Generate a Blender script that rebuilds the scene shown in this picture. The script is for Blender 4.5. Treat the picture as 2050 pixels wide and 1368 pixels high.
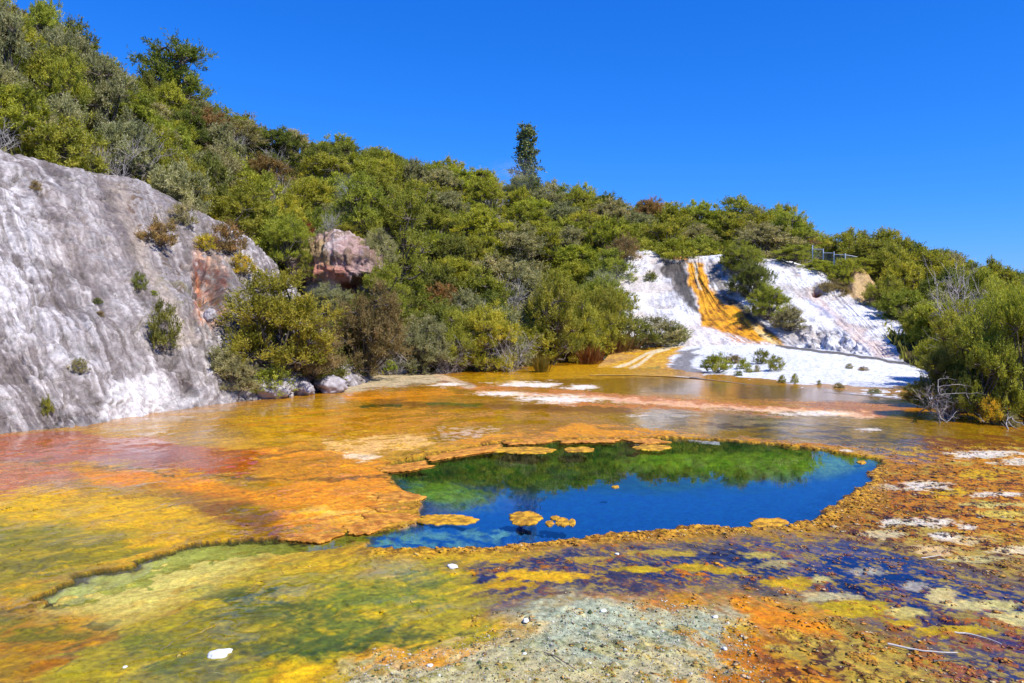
import bpy, math, random
import numpy as np
from mathutils import Vector

# ------------------------------------------------------------------ camera, sky, sun, exposure
for o in list(bpy.data.objects):
    bpy.data.objects.remove(o)
SC = bpy.context.scene
COL = SC.collection
F, CX, HZ, CAMZ = 1600.0, 1025.0, 620.0, 3.0        # focal length in photo pixels, centre column, horizon row, eye height

cam_d = bpy.data.cameras.new('camera')
cam = bpy.data.objects.new('camera', cam_d); COL.objects.link(cam)
cam.location = (0, 0, CAMZ); cam.rotation_euler = (math.radians(90), 0, 0)
cam_d.sensor_width = 36.0; cam_d.lens = F / 2050 * 36.0
cam_d.shift_y = -(684.0 - HZ) / 2050.0
cam_d.clip_start = 0.1; cam_d.clip_end = 6000
SC.camera = cam

SUN_EL, SUN_DIR = math.radians(51), Vector((0.80, -0.60, 0)).normalized()
sun_az = math.atan2(SUN_DIR.x, SUN_DIR.y)           # clockwise from +Y
world = bpy.data.worlds.new('World'); SC.world = world; world.use_nodes = True
wn, wl = world.node_tree.nodes, world.node_tree.links
wn.clear()
sky = wn.new('ShaderNodeTexSky'); sky.sky_type = 'NISHITA'; sky.sun_disc = False
sky.sun_elevation = SUN_EL; sky.sun_rotation = sun_az
sky.altitude = 300; sky.air_density = 1.0; sky.dust_density = 0.1; sky.ozone_density = 3.0
# the photograph's deep, polarised-looking blue: one response curve per channel over the whole sky
SKY_K = 0.795
pre = wn.new('ShaderNodeSeparateColor'); comb = wn.new('ShaderNodeCombineColor')
wl.new(sky.outputs[0], pre.inputs[0])
for ch, (pw, gain) in enumerate(((1.83, 0.466), (0.936, 0.647), (0.70, 1.42))):
    a = wn.new('ShaderNodeMath'); a.operation = 'MULTIPLY'; a.inputs[1].default_value = 0.12; wl.new(pre.outputs[ch], a.inputs[0])
    b = wn.new('ShaderNodeMath'); b.operation = 'POWER'; b.inputs[1].default_value = pw; wl.new(a.outputs[0], b.inputs[0])
    c = wn.new('ShaderNodeMath'); c.operation = 'MULTIPLY'; c.inputs[1].default_value = gain * SKY_K / 0.12; wl.new(b.outputs[0], c.inputs[0])
    wl.new(c.outputs[0], comb.inputs[ch])
bg = wn.new('ShaderNodeBackground'); bg.inputs['Strength'].default_value = 0.12
wo = wn.new('ShaderNodeOutputWorld')
wl.new(comb.outputs[0], bg.inputs[0]); wl.new(bg.outputs[0], wo.inputs[0])

sun_d = bpy.data.lights.new('sun', 'SUN'); sun_d.energy = 5.0; sun_d.angle = math.radians(0.53); sun_d.color = (1.0, 0.955, 0.88)
sun = bpy.data.objects.new('sun', sun_d); COL.objects.link(sun); sun.location = (30, -20, 60)
sv = Vector((SUN_DIR.x * math.cos(SUN_EL), SUN_DIR.y * math.cos(SUN_EL), math.sin(SUN_EL)))
sun.rotation_euler = sv.to_track_quat('Z', 'Y').to_euler()
SC.view_settings.view_transform = 'Standard'; SC.view_settings.look = 'None'
SC.view_settings.exposure = 0.33; SC.view_settings.gamma = 1.0; SC.view_settings.use_curve_mapping = False
SC.cycles.max_bounces = 8; SC.cycles.transparent_max_bounces = 8

# ------------------------------------------------------------------ helpers
def at(px, py, D):
    """a photo pixel at distance D in front of the viewer -> a point in the place"""
    return np.array([(px - CX) / F * D, D, CAMZ - (py - HZ) / F * D])
def gnd(px, py):
    return at(px, py, CAMZ * F / (py - HZ))
def proj(P):
    y = np.maximum(P[..., 1], 0.5)
    return CX + F * P[..., 0] / y, HZ - F * (P[..., 2] - CAMZ) / y
def lin(c, k=0.86):
    c = np.array(c, float) / 255.0
    return np.where(c <= 0.04045, c / 12.92, ((c + 0.055) / 1.055) ** 2.4) * k
def sstep(a, b, x):
    t = np.clip((x - a) / (b - a), 0, 1)
    return t * t * (3 - 2 * t)

def _h(i, j, k, s):
    h = (i.astype(np.int64) * 374761393 + j.astype(np.int64) * 668265263 + k.astype(np.int64) * 2147483647 + s * 974711) & 0xffffffff
    h = ((h ^ (h >> 13)) * 1274126177) & 0xffffffff
    return (h ^ (h >> 16)) & 0xffff
def n2(x, y, s=0):
    xi, yi = np.floor(x), np.floor(y); fx, fy = x - xi, y - yi
    u, v = fx * fx * fx * (fx * (fx * 6 - 15) + 10), fy * fy * fy * (fy * (fy * 6 - 15) + 10)
    z = np.zeros_like(xi)
    def g(a, b):
        an = _h(xi + a, yi + b, z, s) * (2 * math.pi / 65536)
        return np.cos(an) * (fx - a) + np.sin(an) * (fy - b)
    x0 = g(0, 0) * (1 - u) + g(1, 0) * u
    x1 = g(0, 1) * (1 - u) + g(1, 1) * u
    return (x0 * (1 - v) + x1 * v) * 1.5
def fbm(x, y, o=4, s=0, gain=0.5):
    r = np.zeros_like(x); a = 1.0; f = 1.0; t = 0
    for i in range(o):
        r += a * n2(x * f + 17.3 * i, y * f - 9.1 * i, s + i * 13); t += a; a *= gain; f *= 2.03
    return r / t * 1.5
def n3(x, y, z, s=0):
    xi, yi, zi = np.floor(x), np.floor(y), np.floor(z); fx, fy, fz = x - xi, y - yi, z - zi
    u, v, w = fx * fx * (3 - 2 * fx), fy * fy * (3 - 2 * fy), fz * fz * (3 - 2 * fz)
    def g(a, b, c):
        return _h(xi + a, yi + b, zi + c, s) / 32768.0 - 1
    def l(c):
        return ((g(0, 0, c) * (1 - u) + g(1, 0, c) * u) * (1 - v) + (g(0, 1, c) * (1 - u) + g(1, 1, c) * u) * v)
    return l(0) * (1 - w) + l(1) * w
def fbm3(P, sc, o=4, s=0):
    r = np.zeros(P.shape[:-1]); a = 1.0; t = 0; f = sc
    for i in range(o):
        r += a * n3(P[..., 0] * f + 5.1 * i, P[..., 1] * f, P[..., 2] * f, s + 7 * i); t += a; a *= 0.5; f *= 2.07
    return r / t * 1.5

def poly_sd(X, Y, poly):
    """signed distance to a closed outline, negative inside"""
    poly = np.asarray(poly, float); d = np.full(X.shape, 1e18); ins = np.zeros(X.shape, bool)
    n = len(poly)
    for i in range(n):
        ax, ay = poly[i]; bx, by = poly[(i + 1) % n]
        ex, ey = bx - ax, by - ay
        t = np.clip(((X - ax) * ex + (Y - ay) * ey) / (ex * ex + ey * ey + 1e-12), 0, 1)
        d = np.minimum(d, (X - ax - t * ex) ** 2 + (Y - ay - t * ey) ** 2)
        if ay != by:
            c = ((ay > Y) != (by > Y)) & (X < ex * (Y - ay) / ey + ax)
            ins ^= c
    d = np.sqrt(d)
    return np.where(ins, -d, d)
def line_d(X, Y, pts):
    d = np.full(X.shape, 1e18)
    for (ax, ay), (bx, by) in zip(pts[:-1], pts[1:]):
        ex, ey = bx - ax, by - ay
        t = np.clip(((X - ax) * ex + (Y - ay) * ey) / (ex * ex + ey * ey + 1e-12), 0, 1)
        d = np.minimum(d, (X - ax - t * ex) ** 2 + (Y - ay - t * ey) ** 2)
    return np.sqrt(d)

def mesh_from(name, verts, faces4=None, faces3=None, mat=None, colors=None, attrs=None, smooth=True):
    m = bpy.data.meshes.new(name)
    verts = np.asarray(verts, np.float32).reshape(-1, 3)
    f4 = np.zeros((0, 4), np.int32) if faces4 is None else np.asarray(faces4, np.int32)
    f3 = np.zeros((0, 3), np.int32) if faces3 is None else np.asarray(faces3, np.int32)
    nl = f4.size + f3.size; nf = len(f4) + len(f3)
    m.vertices.add(len(verts)); m.vertices.foreach_set('co', verts.ravel())
    m.loops.add(nl); m.loops.foreach_set('vertex_index', np.concatenate([f4.ravel(), f3.ravel()]))
    m.polygons.add(nf)
    ls = np.concatenate([np.arange(len(f4)) * 4, f4.size + np.arange(len(f3)) * 3]).astype(np.int32)
    m.polygons.foreach_set('loop_start', ls)
    m.update(calc_edges=True)
    if smooth:
        m.polygons.foreach_set('use_smooth', np.ones(nf, bool))
    if colors is not None:
        a = m.attributes.new('mineral', 'FLOAT_COLOR', 'POINT')
        c = np.ones((len(verts), 4), np.float32); c[:, :3] = colors.reshape(-1, 3)
        a.data.foreach_set('color', c.ravel())
    for k, v in (attrs or {}).items():
        a = m.attributes.new(k, 'FLOAT', 'POINT'); a.data.foreach_set('value', np.asarray(v, np.float32).ravel())
    if mat: m.materials.append(mat)
    m.validate(); m.update()
    return m
def grid_faces(nu, nv):
    i = np.arange(nu - 1)[:, None] * nv + np.arange(nv - 1)[None, :]
    return np.stack([i, i + nv, i + nv + 1, i + 1], -1).reshape(-1, 4)
def obj(name, mesh, parent=None, label=None, cat=None, group=None, kind=None, loc=None):
    o = bpy.data.objects.new(name, mesh); COL.objects.link(o)
    if parent: o.parent = parent
    if loc is not None: o.location = loc
    for k, v in (('label', label), ('category', cat), ('group', group), ('kind', kind)):
        if v: o[k] = v
    return o
def catmull(P, n):
    """P (k,...) -> n samples along axis 0"""
    P = np.asarray(P, float); k = len(P)
    t = np.linspace(0, k - 1, n); i = np.minimum(t.astype(int), k - 2); f = (t - i).reshape((-1,) + (1,) * (P.ndim - 1))
    p0, p1, p2, p3 = P[np.maximum(i - 1, 0)], P[i], P[i + 1], P[np.minimum(i + 2, k - 1)]
    m1, m2 = (p2 - p0) / 2, (p3 - p1) / 2
    return (2 * f**3 - 3 * f**2 + 1) * p1 + (f**3 - 2 * f**2 + f) * m1 + (-2 * f**3 + 3 * f**2) * p2 + (f**3 - f**2) * m2
def loft(sections, nu, nv):
    S = [catmull(np.array([at(*p) for p in s]), nv) for s in sections]
    return catmull(np.array(S), nu)
def normals(G):
    n = np.cross(np.gradient(G, axis=0), np.gradient(G, axis=1))
    return n / (np.linalg.norm(n, axis=-1, keepdims=True) + 1e-9)

# ------------------------------------------------------------------ materials
def new_mat(name):
    m = bpy.data.materials.new(name); m.use_nodes = True
    nt = m.node_tree; nt.nodes.clear()
    out = nt.nodes.new('ShaderNodeOutputMaterial')
    return m, nt, out
def noise(nt, vec, scale, detail=4, rough=0.55):
    n = nt.nodes.new('ShaderNodeTexNoise'); n.inputs['Scale'].default_value = scale
    n.inputs['Detail'].default_value = detail; n.inputs['Roughness'].default_value = rough
    nt.links.new(vec, n.inputs['Vector']); return n
def math_n(nt, op, a, b=None, c=None):
    n = nt.nodes.new('ShaderNodeMath'); n.operation = op
    for i, v in enumerate((a, b, c)):
        if v is None: continue
        if hasattr(v, 'is_linked'): nt.links.new(v, n.inputs[i])
        else: n.inputs[i].default_value = v
    return n.outputs[0]
def maprange(nt, v, a, b, c, d):
    n = nt.nodes.new('ShaderNodeMapRange'); nt.links.new(v, n.inputs[0])
    for i, x in enumerate((a, b, c, d)): n.inputs[1 + i].default_value = x
    return n.outputs[0]
def mixc(nt, fac, a, b, mode='MIX'):
    n = nt.nodes.new('ShaderNodeMix'); n.data_type = 'RGBA'; n.blend_type = mode
    for i, v in ((0, fac), (6, a), (7, b)):
        if hasattr(v, 'is_linked'): nt.links.new(v, n.inputs[i])
        elif isinstance(v, (tuple, list)): n.inputs[i].default_value = tuple(v) + (1,) if len(v) == 3 else v
        else: n.inputs[i].default_value = v
    return n.outputs[2]

def mineral_mat(name, grain=14.0, vary=0.30, bump=0.35, bump_scale=9.0, rough_dry=0.75, rough_wet=0.06, spec=0.5, dist=0.05):
    m, nt, out = new_mat(name); N, L = nt.nodes, nt.links
    geo = N.new('ShaderNodeNewGeometry'); pos = geo.outputs['Position']
    a = N.new('ShaderNodeAttribute'); a.attribute_name = 'mineral'
    w = N.new('ShaderNodeAttribute'); w.attribute_name = 'wet'
    na = noise(nt, pos, grain, 5, 0.62); nb = noise(nt, pos, grain * 4.3, 3, 0.6)
    v = maprange(nt, na.outputs[0], 0.3, 0.7, 1 - vary, 1 + vary)
    v2 = maprange(nt, nb.outputs[0], 0.3, 0.7, 1 - vary * 0.6, 1 + vary * 0.6)
    vv = math_n(nt, 'MULTIPLY', v, v2)
    hs = N.new('ShaderNodeHueSaturation'); L.new(a.outputs['Color'], hs.inputs['Color']); L.new(vv, hs.inputs['Value'])
    hue = maprange(nt, noise(nt, pos, grain * 0.45, 3).outputs[0], 0.25, 0.75, 0.488, 0.512); L.new(hue, hs.inputs['Hue'])
    p = N.new('ShaderNodeBsdfPrincipled')
    L.new(hs.outputs[0], p.inputs['Base Color'])
    r = maprange(nt, w.outputs['Fac'], 0, 1, rough_dry, rough_wet); L.new(r, p.inputs['Roughness'])
    p.inputs['IOR'].default_value = 1.36; L.new(maprange(nt, w.outputs['Fac'], 0.5, 1.0, spec, spec * 2.2), p.inputs['Specular IOR Level'])
    h1 = noise(nt, pos, bump_scale, 6, 0.6); h2 = noise(nt, pos, bump_scale * 5.0, 3, 0.6)
    hh = math_n(nt, 'ADD', h1.outputs[0], math_n(nt, 'MULTIPLY', h2.outputs[0], 0.35))
    bp = N.new('ShaderNodeBump'); bp.inputs['Distance'].default_value = dist
    dry = maprange(nt, w.outputs['Fac'], 0, 0.9, bump, bump * 0.03); L.new(dry, bp.inputs['Strength'])
    L.new(hh, bp.inputs['Height']); L.new(bp.outputs[0], p.inputs['Normal'])
    L.new(p.outputs[0], out.inputs[0])
    return m

def leaf_mat(name, translucent=0.38, gain=1.0):
    m, nt, out = new_mat(name); N, L = nt.nodes, nt.links
    oi = N.new('ShaderNodeObjectInfo')
    t = N.new('ShaderNodeAttribute'); t.attribute_name = 'tint'
    hs = N.new('ShaderNodeHueSaturation'); L.new(oi.outputs['Color'], hs.inputs['Color'])
    L.new(maprange(nt, t.outputs['Fac'], 0, 1, 0.48 * gain, 1.52 * gain), hs.inputs['Value'])
    L.new(maprange(nt, t.outputs['Fac'], 0, 1, 0.515, 0.480), hs.inputs['Hue'])
    d = N.new('ShaderNodeBsdfPrincipled'); L.new(hs.outputs[0], d.inputs['Base Color'])
    d.inputs['Roughness'].default_value = 0.55; d.inputs['Specular IOR Level'].default_value = 0.25
    tr = N.new('ShaderNodeBsdfTranslucent'); L.new(mixc(nt, 1.0, hs.outputs[0], (1.1, 1.15, 0.5), 'MULTIPLY'), tr.inputs[0])
    mx = N.new('ShaderNodeMixShader'); mx.inputs[0].default_value = translucent
    L.new(d.outputs[0], mx.inputs[1]); L.new(tr.outputs[0], mx.inputs[2]); L.new(mx.outputs[0], out.inputs[0])
    return m
def plain_mat(name, rgb, rough=0.8, vary=0.25, scale=8, metallic=0, bump=0.3):
    m, nt, out = new_mat(name); N, L = nt.nodes, nt.links
    tc = N.new('ShaderNodeTexCoord')
    n = noise(nt, tc.outputs['Object'], scale, 5)
    v = maprange(nt, n.outputs[0], 0.3, 0.7, 1 - vary, 1 + vary)
    c = N.new('ShaderNodeHueSaturation'); c.inputs['Color'].default_value = tuple(rgb) + (1,); L.new(v, c.inputs['Value'])
    p = N.new('ShaderNodeBsdfPrincipled'); L.new(c.outputs[0], p.inputs['Base Color'])
    p.inputs['Roughness'].default_value = rough; p.inputs['Metallic'].default_value = metallic
    b = N.new('ShaderNodeBump'); b.inputs['Strength'].default_value = bump; b.inputs['Distance'].default_value = 0.02
    L.new(n.outputs[0], b.inputs['Height']); L.new(b.outputs[0], p.inputs['Normal'])
    L.new(p.outputs[0], out.inputs[0]); return m

M_ground = mineral_mat('terrace_mineral', grain=17.0, vary=0.34, bump=0.75, bump_scale=15, rough_dry=0.8, rough_wet=0.06, dist=0.03, spec=0.3)
M_cliff = mineral_mat('sinter_cliff', grain=7.0, vary=0.34, bump=0.9, bump_scale=4.5, rough_dry=0.8, rough_wet=0.3, dist=0.09)
M_soil = mineral_mat('hill_soil', grain=3.0, vary=0.5, bump=0.8, bump_scale=3.0, rough_dry=0.95, spec=0.2, dist=0.2)
M_leaf = leaf_mat('leaf')
M_twig = leaf_mat('dry_twig', translucent=0.0)
M_bark = plain_mat('bark', (0.13, 0.105, 0.08), 0.9, 0.4, 14)
M_greywood = plain_mat('weathered_wood', (0.30, 0.275, 0.25), 0.85, 0.3, 20)
M_metal = plain_mat('galvanised_metal', (0.62, 0.66, 0.70), 0.45, 0.1, 10, 0.4, 0.05)
M_stone = plain_mat('pale_stone', (0.72, 0.72, 0.68), 0.8, 0.25, 9)
M_boulder = plain_mat('grey_boulder', (0.34, 0.31, 0.31), 0.85, 0.4, 3.5, 0, 0.8)
M_mat = mineral_mat('algae_crust', grain=16, vary=0.32, bump=0.9, bump_scale=18, rough_dry=0.6, dist=0.03)

# ------------------------------------------------------------------ ground: the coloured sinter flat with the hot pool
rows = np.concatenate([np.geomspace(9000, 1560, 24)[:-1], np.arange(1560, 1000, -1.5), np.arange(1000, 800, -1.1), np.arange(800, 672, -1.0)])
dist = CAMZ * F / (rows - HZ)
dist = np.concatenate([dist, np.geomspace(dist[-1] * 1.05, 4000, 16)])
cols = np.concatenate([np.linspace(-4000, -330, 20)[:-1], np.arange(-330, 2400, 3.2), np.linspace(2400, 6000, 20)[1:]])
Dg, Cg = np.meshgrid(dist, cols, indexing='ij')
GX, GY = (Cg - CX) / F * Dg, Dg
PX, PY = Cg, HZ + CAMZ * F / Dg
nA = fbm(GX * 0.9, GY * 0.9, 5, 1); nB = fbm(GX * 0.9 + 50, GY * 0.9 + 20, 5, 2)
nC = fbm(GX * 4.0, GY * 4.0, 4, 3); nD = fbm(GX * 4.0 + 9, GY * 4.0, 4, 4)
nE = fbm(GX * 2.0, GY * 2.0, 5, 5, 0.6); nF = fbm(GX * 8, GY * 8, 3, 6, 0.6)
nG = fbm(GX * 0.35, GY * 0.35, 4, 7)
rid = 1 - np.abs(fbm(GX * 1.6, GY * 1.6, 5, 8, 0.6)) * 2.2          # thin webs
rid2 = 1 - np.abs(fbm(GX * 3.2, GY * 3.2, 4, 9, 0.6)) * 2.2
nH = fbm(GX * 16, GY * 16, 3, 16, 0.65)
def streaks(dx, dy, fa, fc, o, sd):
    al, ac = GX * dx + GY * dy, -GX * dy + GY * dx
    al = al + 0.25 * nE; ac = ac + 0.10 * nE + 0.35 * nG
    return fbm(al * fa, ac * fc, o, sd, 0.6)
side = sstep(900, 1350, PX)
stA = streaks(0.77, 0.63, 0.35, 1.7, 4, 21) * (1 - side) + streaks(0.53, -0.85, 0.8, 2.4, 4, 22) * side
stB = streaks(0.77, 0.63, 0.9, 5.5, 4, 23) * (1 - side) + streaks(0.53, -0.85, 2.2, 6.0, 4, 24) * side
stC = streaks(0.77, 0.63, 3.0, 15.0, 3, 25) * (1 - side) + streaks(0.53, -0.85, 6.0, 14.0, 3, 26) * side
K = np.clip((PY - HZ) / 500.0, 0.05, 3)

POOL = [(765,935),(800,925),(850,915),(905,905),(960,893),(1000,885),(1100,881),(1200,880),(1290,878),(1350,876),(1450,880),(1560,889),(1660,902),(1720,911),(1762,919),(1760,932),(1738,948),(1742,958),(1702,988),(1682,1004),(1642,1029),(1620,1041),(1560,1051),(1480,1055),(1400,1050),(1350,1057),(1260,1064),(1200,1070),(1120,1079),(1050,1085),(990,1092),(900,1097),(790,1098),(735,1092),(735,1070),(790,1060),(835,1048),(842,1022),(850,1000),(822,985),(792,965),(780,950)]
CHAN = [(95,1195),(180,1157),(330,1107),(420,1086),(600,1079),(690,1063),(790,1052),(840,1060),(840,1085),(780,1097),(650,1096),(560,1112),(500,1138),(430,1172),(320,1215),(222,1257),(180,1243),(130,1217)]
def to_world(pl): return np.array([gnd(x, y)[:2] for x, y in pl])
near = (PY > 700) & (PX > -400) & (PX < 2500)
sdp = np.full(GX.shape, 50.0); sdc = np.full(GX.shape, 50.0)
wx = GX + 0.10 * nE + 0.035 * nF; wy = GY + 0.16 * nE.T[::1, ::1].T[::-1, ::-1] * 0 + 0.14 * nC + 0.05 * nD
sdp[near] = poly_sd(wx[near], wy[near], to_world(POOL))
sdc[near] = poly_sd(wx[near] + 0.30 * nA[near] + 0.10 * stA[near] + 0.08 * nC[near], wy[near] + 0.22 * nB[near] + 0.10 * stB[near], to_world(CHAN))

gcol = np.zeros(GX.shape + (3,)); wet = np.full(GX.shape, 0.55)
def blend(mask, rgb, w=None, wa=1.0):
    global gcol, wet
    c = lin(rgb) if isinstance(rgb, tuple) else rgb
    gcol = gcol * (1 - mask[..., None]) + c * mask[..., None]
    if w is not None: wet = wet * (1 - mask * wa) + w * mask * wa
def patch(poly, rgb, soft=14, warp=40, op=1.0, w=None, brk=None, nz=None):
    """a patch of mineral with an irregular, crumbling edge"""
    warp = warp * 1.6; a = np.array(poly, float); mg = warp * 2.2 + soft
    sel = (PX > a[:, 0].min() - mg) & (PX < a[:, 0].max() + mg) & (PY > a[:, 1].min() - mg) & (PY < a[:, 1].max() + mg)
    k = K[sel]
    x = PX[sel] + warp * k * (nA[sel] * 0.9 + nG[sel] * 0.6 + stA[sel] * 0.9 + nC[sel] * 0.3 + stB[sel] * 0.3)
    y = PY[sel] + warp * 0.42 * k * (nB[sel] * 0.9 + stA[sel] * 0.5 + stB[sel] * 0.8 + stC[sel] * 0.4 + nD[sel] * 0.3)
    sd = poly_sd(x, y * 1.0, a)
    m = sstep(soft * 1.5 * k, -soft * 1.5 * k, sd + soft * k * stB[sel]) * op
    if brk is not None:
        nn = (nz if nz is not None else nE)[sel]
        m = m * sstep(brk - 0.12, brk + 0.12, nn)
    M = np.zeros(GX.shape); M[sel] = m
    blend(M, rgb, w)
def ell(cx, cy, rx, ry, rgb, soft=0.35, warp=1.0, op=1.0, w=None):
    sel = (np.abs(PX - cx) < rx * 2.6) & (np.abs(PY - cy) < ry * 2.8)
    r = np.hypot((PX[sel] - cx) / rx, (PY[sel] - cy) / ry) + warp * (0.35 * nE[sel] + 0.30 * nC[sel] + 0.26 * nF[sel] + 0.2 * nH[sel] + sstep(900, 760, PY[sel]) * (0.6 * nA[sel] + 0.4 * nG[sel]))
    M = np.zeros(GX.shape); M[sel] = sstep(1 + soft, 1 - soft, r) * op
    blend(M, rgb, w)
def streak(pts, width, rgb, op=1.0, w=None, warp=10):
    a = np.array(pts, float)
    sel = (PX > a[:, 0].min() - 90) & (PX < a[:, 0].max() + 90) & (PY > a[:, 1].min() - 40) & (PY < a[:, 1].max() + 40)
    k = K[sel]
    d = line_d(PX[sel] * 0.35, PY[sel] + warp * k * (nA[sel] + 0.7 * nC[sel]), [(x * 0.35, y) for x, y in pts])
    M = np.zeros(GX.shape); M[sel] = sstep(width * 1.25, width * 0.5, d) * op
    blend(M, rgb, w)

def webs(poly, rgb, th, f, op, w=0.9, soft=16, warp=50, edge=0.10):
    a = np.array(poly, float); mg = warp * 2 + soft
    sel = (PX > a[:, 0].min() - mg) & (PX < a[:, 0].max() + mg) & (PY > a[:, 1].min() - mg) & (PY < a[:, 1].max() + mg)
    k = K[sel]
    sd = poly_sd(PX[sel] + warp * k * nA[sel], PY[sel] + warp * 0.4 * k * nB[sel], a)
    M = np.zeros(GX.shape); M[sel] = sstep(soft * 3 * k, -soft * 3 * k, sd) * sstep(th - edge, th + edge, f[sel]) * op
    blend(M, rgb, w)

# broad grounds
t = sstep(-0.5, 0.5, nA + 0.5 * nC)[..., None]
gcol = lin((203, 152, 48)) * (1 - t) + lin((168, 128, 30)) * t
patch([(-500,690),(2600,690),(2600,880),(700,880),(500,860),(-500,870)], (176,124,34), 20, 30, w=0.8)
patch([(1180,830),(1800,830),(2100,870),(2100,905),(1780,905),(1650,895),(1300,872)], (150,116,30), 10, 30, w=0.9)
patch([(1750,900),(2600,860),(2600,1600),(1350,1600),(1400,1250),(1000,1200),(850,1180),(860,1110),(1300,1090),(1640,1050)], (178,152,78), 20, 50, w=0.3)
# left half
patch([(-400,990),(250,983),(520,1015),(575,1078),(330,1104),(180,1150),(-400,1290)], (210,164,36), 16, 40, w=0.55)
patch([(-400,1040),(100,1030),(300,1080),(200,1140),(40,1195),(-400,1290)], (150,134,24), 20, 60, w=0.6)
patch([(-200,1050),(60,1040),(200,1060),(120,1085),(-200,1100)], (98,106,26), 16, 60, 0.8, brk=-0.1)
patch([(-200,1120),(120,1110),(300,1090),(160,1140),(20,1180),(-200,1210)], (112,104,16), 16, 60, 0.75, brk=-0.05)
patch([(140,955),(350,945),(520,985),(700,955),(772,930),(778,960),(800,985),(770,1010),(735,1045),(690,1052),(600,1078),(570,1075),(560,1030),(420,1000),(300,985)], (219,142,42), 10, 30, w=0.5)
patch([(560,960),(700,948),(770,950),(770,1000),(700,1030),(620,1010)], (228,152,64), 18, 40, 0.8, brk=0.0)
patch([(520,900),(640,890),(740,905),(770,925),(700,955),(540,960),(470,950)], (222,146,44), 10, 30, w=0.45)
patch([(470,925),(620,920),(770,905),(760,918),(620,945),(480,962)], (164,120,22), 10, 30, 0.6)
patch([(330,985),(480,996),(565,1025),(585,1078),(535,1078),(430,1045)], (132,84,14), 14, 24, 0.92, w=0.7)
patch([(600,1052),(660,1010),(740,985),(765,1000),(735,1035),(690,1046)], (244,196,112), 14, 36, 0.75, w=0.3, brk=-0.1, nz=stB)
streak([(470,962),(560,956),(660,962),(780,948)], 2.6, (112,78,12), 0.8, 0.5, 8)
streak([(520,918),(590,905),(650,899),(765,906)], 3.0, (120,86,16), 0.75, 0.5, 8)
streak([(560,900),(700,886),(780,896)], 2.0, (128,92,18), 0.6, 0.5, 8)
patch([(0,1010),(260,1000),(360,1020),(240,1050),(0,1060)], (222,176,44), 16, 40, 0.6, brk=-0.2, nz=stA)
patch([(-400,880),(150,866),(330,880),(405,898),(520,905),(528,925),(490,955),(400,950),(300,935),(240,928),(180,926),(-400,930)], (174,86,52), 6, 34, 0.94, w=0.95)
patch([(400,905),(520,907),(525,930),(480,950),(420,945)], (186,84,40), 10, 30, 0.6, w=0.95)
streak([(60,930),(150,934),(280,937),(335,957),(410,953),(480,960)], 2.0, (92,84,16), 0.8, 0.6, 8)
patch([(-400,928),(130,932),(170,950),(150,985),(-400,1000)], (186,112,74), 10, 26, w=0.93)
patch([(60,960),(300,965),(400,1000),(250,1000),(60,985)], (168,128,70), 14, 26, 0.7, w=0.93)
patch([(150,936),(280,938),(335,958),(260,974),(170,962)], (224,142,70), 8, 22, w=0.6)
patch([(40,975),(160,978),(150,990),(20,990)], (224,168,60), 5, 20)
patch([(-300,1000),(60,998),(200,1010),(160,1030),(-300,1030)], (206,166,60), 10, 40, 0.7)
patch([(200,862),(420,822),(700,785),(780,795),(740,835),(560,870),(330,880)], (178,132,24), 8, 24, w=0.75)
patch([(470,838),(640,825),(760,840),(620,862),(500,862)], (222,176,76), 12, 40, 0.8, brk=-0.15)
patch([(480,860),(700,850),(840,850),(860,870),(640,885),(520,885)], (214,162,60), 12, 40, 0.8, brk=-0.1)
patch([(640,882),(760,868),(870,870),(885,888),(775,905),(740,916),(660,905)], (236,188,124), 10, 44, 0.9, w=0.3, brk=-0.22, nz=0.6 * stB + 0.5 * nA)
patch([(690,908),(760,912),(740,922),(690,918)], (242,214,178), 5, 20)
patch([(890,852),(1000,855),(1010,870),(930,884),(880,878)], (226,192,168), 6, 30, 0.8, brk=0.0, nz=nC)
patch([(420,850),(700,812),(900,820),(1000,840),(880,860),(640,870)], (206,140,30), 12, 50, 0.85, w=0.6, brk=-0.1, nz=stA)
patch([(700,815),(1000,822),(1250,838),(1000,850),(800,840)], (206,142,38), 10, 50, 0.8, w=0.6, brk=-0.05, nz=stA)
patch([(1000,742),(1300,748),(1420,770),(1200,776),(1000,765)], (214,152,34), 6, 30, 0.8, w=0.6, brk=-0.1, nz=nA)
patch([(690,787),(880,778),(935,790),(860,803),(760,808),(690,800)], (228,150,42), 6, 18)
patch([(1000,830),(1250,828),(1260,850),(1000,850)], (170,126,24), 10, 30, 0.8)
streak([(760,805),(900,812),(1050,815),(1250,822)], 7, (132,84,18), 0.8, 0.8)
streak([(860,808),(960,812)], 3.4, (78,92,22), 0.9)
streak([(725,815),(800,812)], 2.6, (66,74,16), 0.9)
# far flats
patch([(880,756),(1080,735),(1240,728),(1360,745),(1330,762),(1000,768)], (200,150,30), 5, 14, w=0.75)
patch([(1040,760),(1340,755),(1560,772),(1500,792),(1200,790)], (160,116,52), 6, 18, w=0.9)
patch([(1340,762),(1620,776),(1830,795),(1850,812),(1500,800),(1300,785)], (122,94,66), 6, 16, 0.9, w=0.92)
patch([(1500,800),(1830,806),(1860,835),(1700,822)], (178,116,56), 6, 16, 0.9, w=0.7)
streak([(870,757),(935,774),(1100,784),(1300,800),(1500,815),(1620,822),(1760,832)], 6, (206,132,78), 0.8, 0.6, 14)
streak([(1240,803),(1450,816),(1600,824),(1740,833)], 5, (240,196,160), 0.8, 0.35, 16)
streak([(960,785),(1200,797),(1400,812)], 3, (236,180,140), 0.8, 0.4, 14)
streak([(1100,806),(1350,818),(1560,836)], 3, (196,122,50), 0.8, 0.5, 14)
streak([(870,750),(905,762),(940,774)], 5, (212,186,168), 0.9, 0.5, 3)
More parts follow.
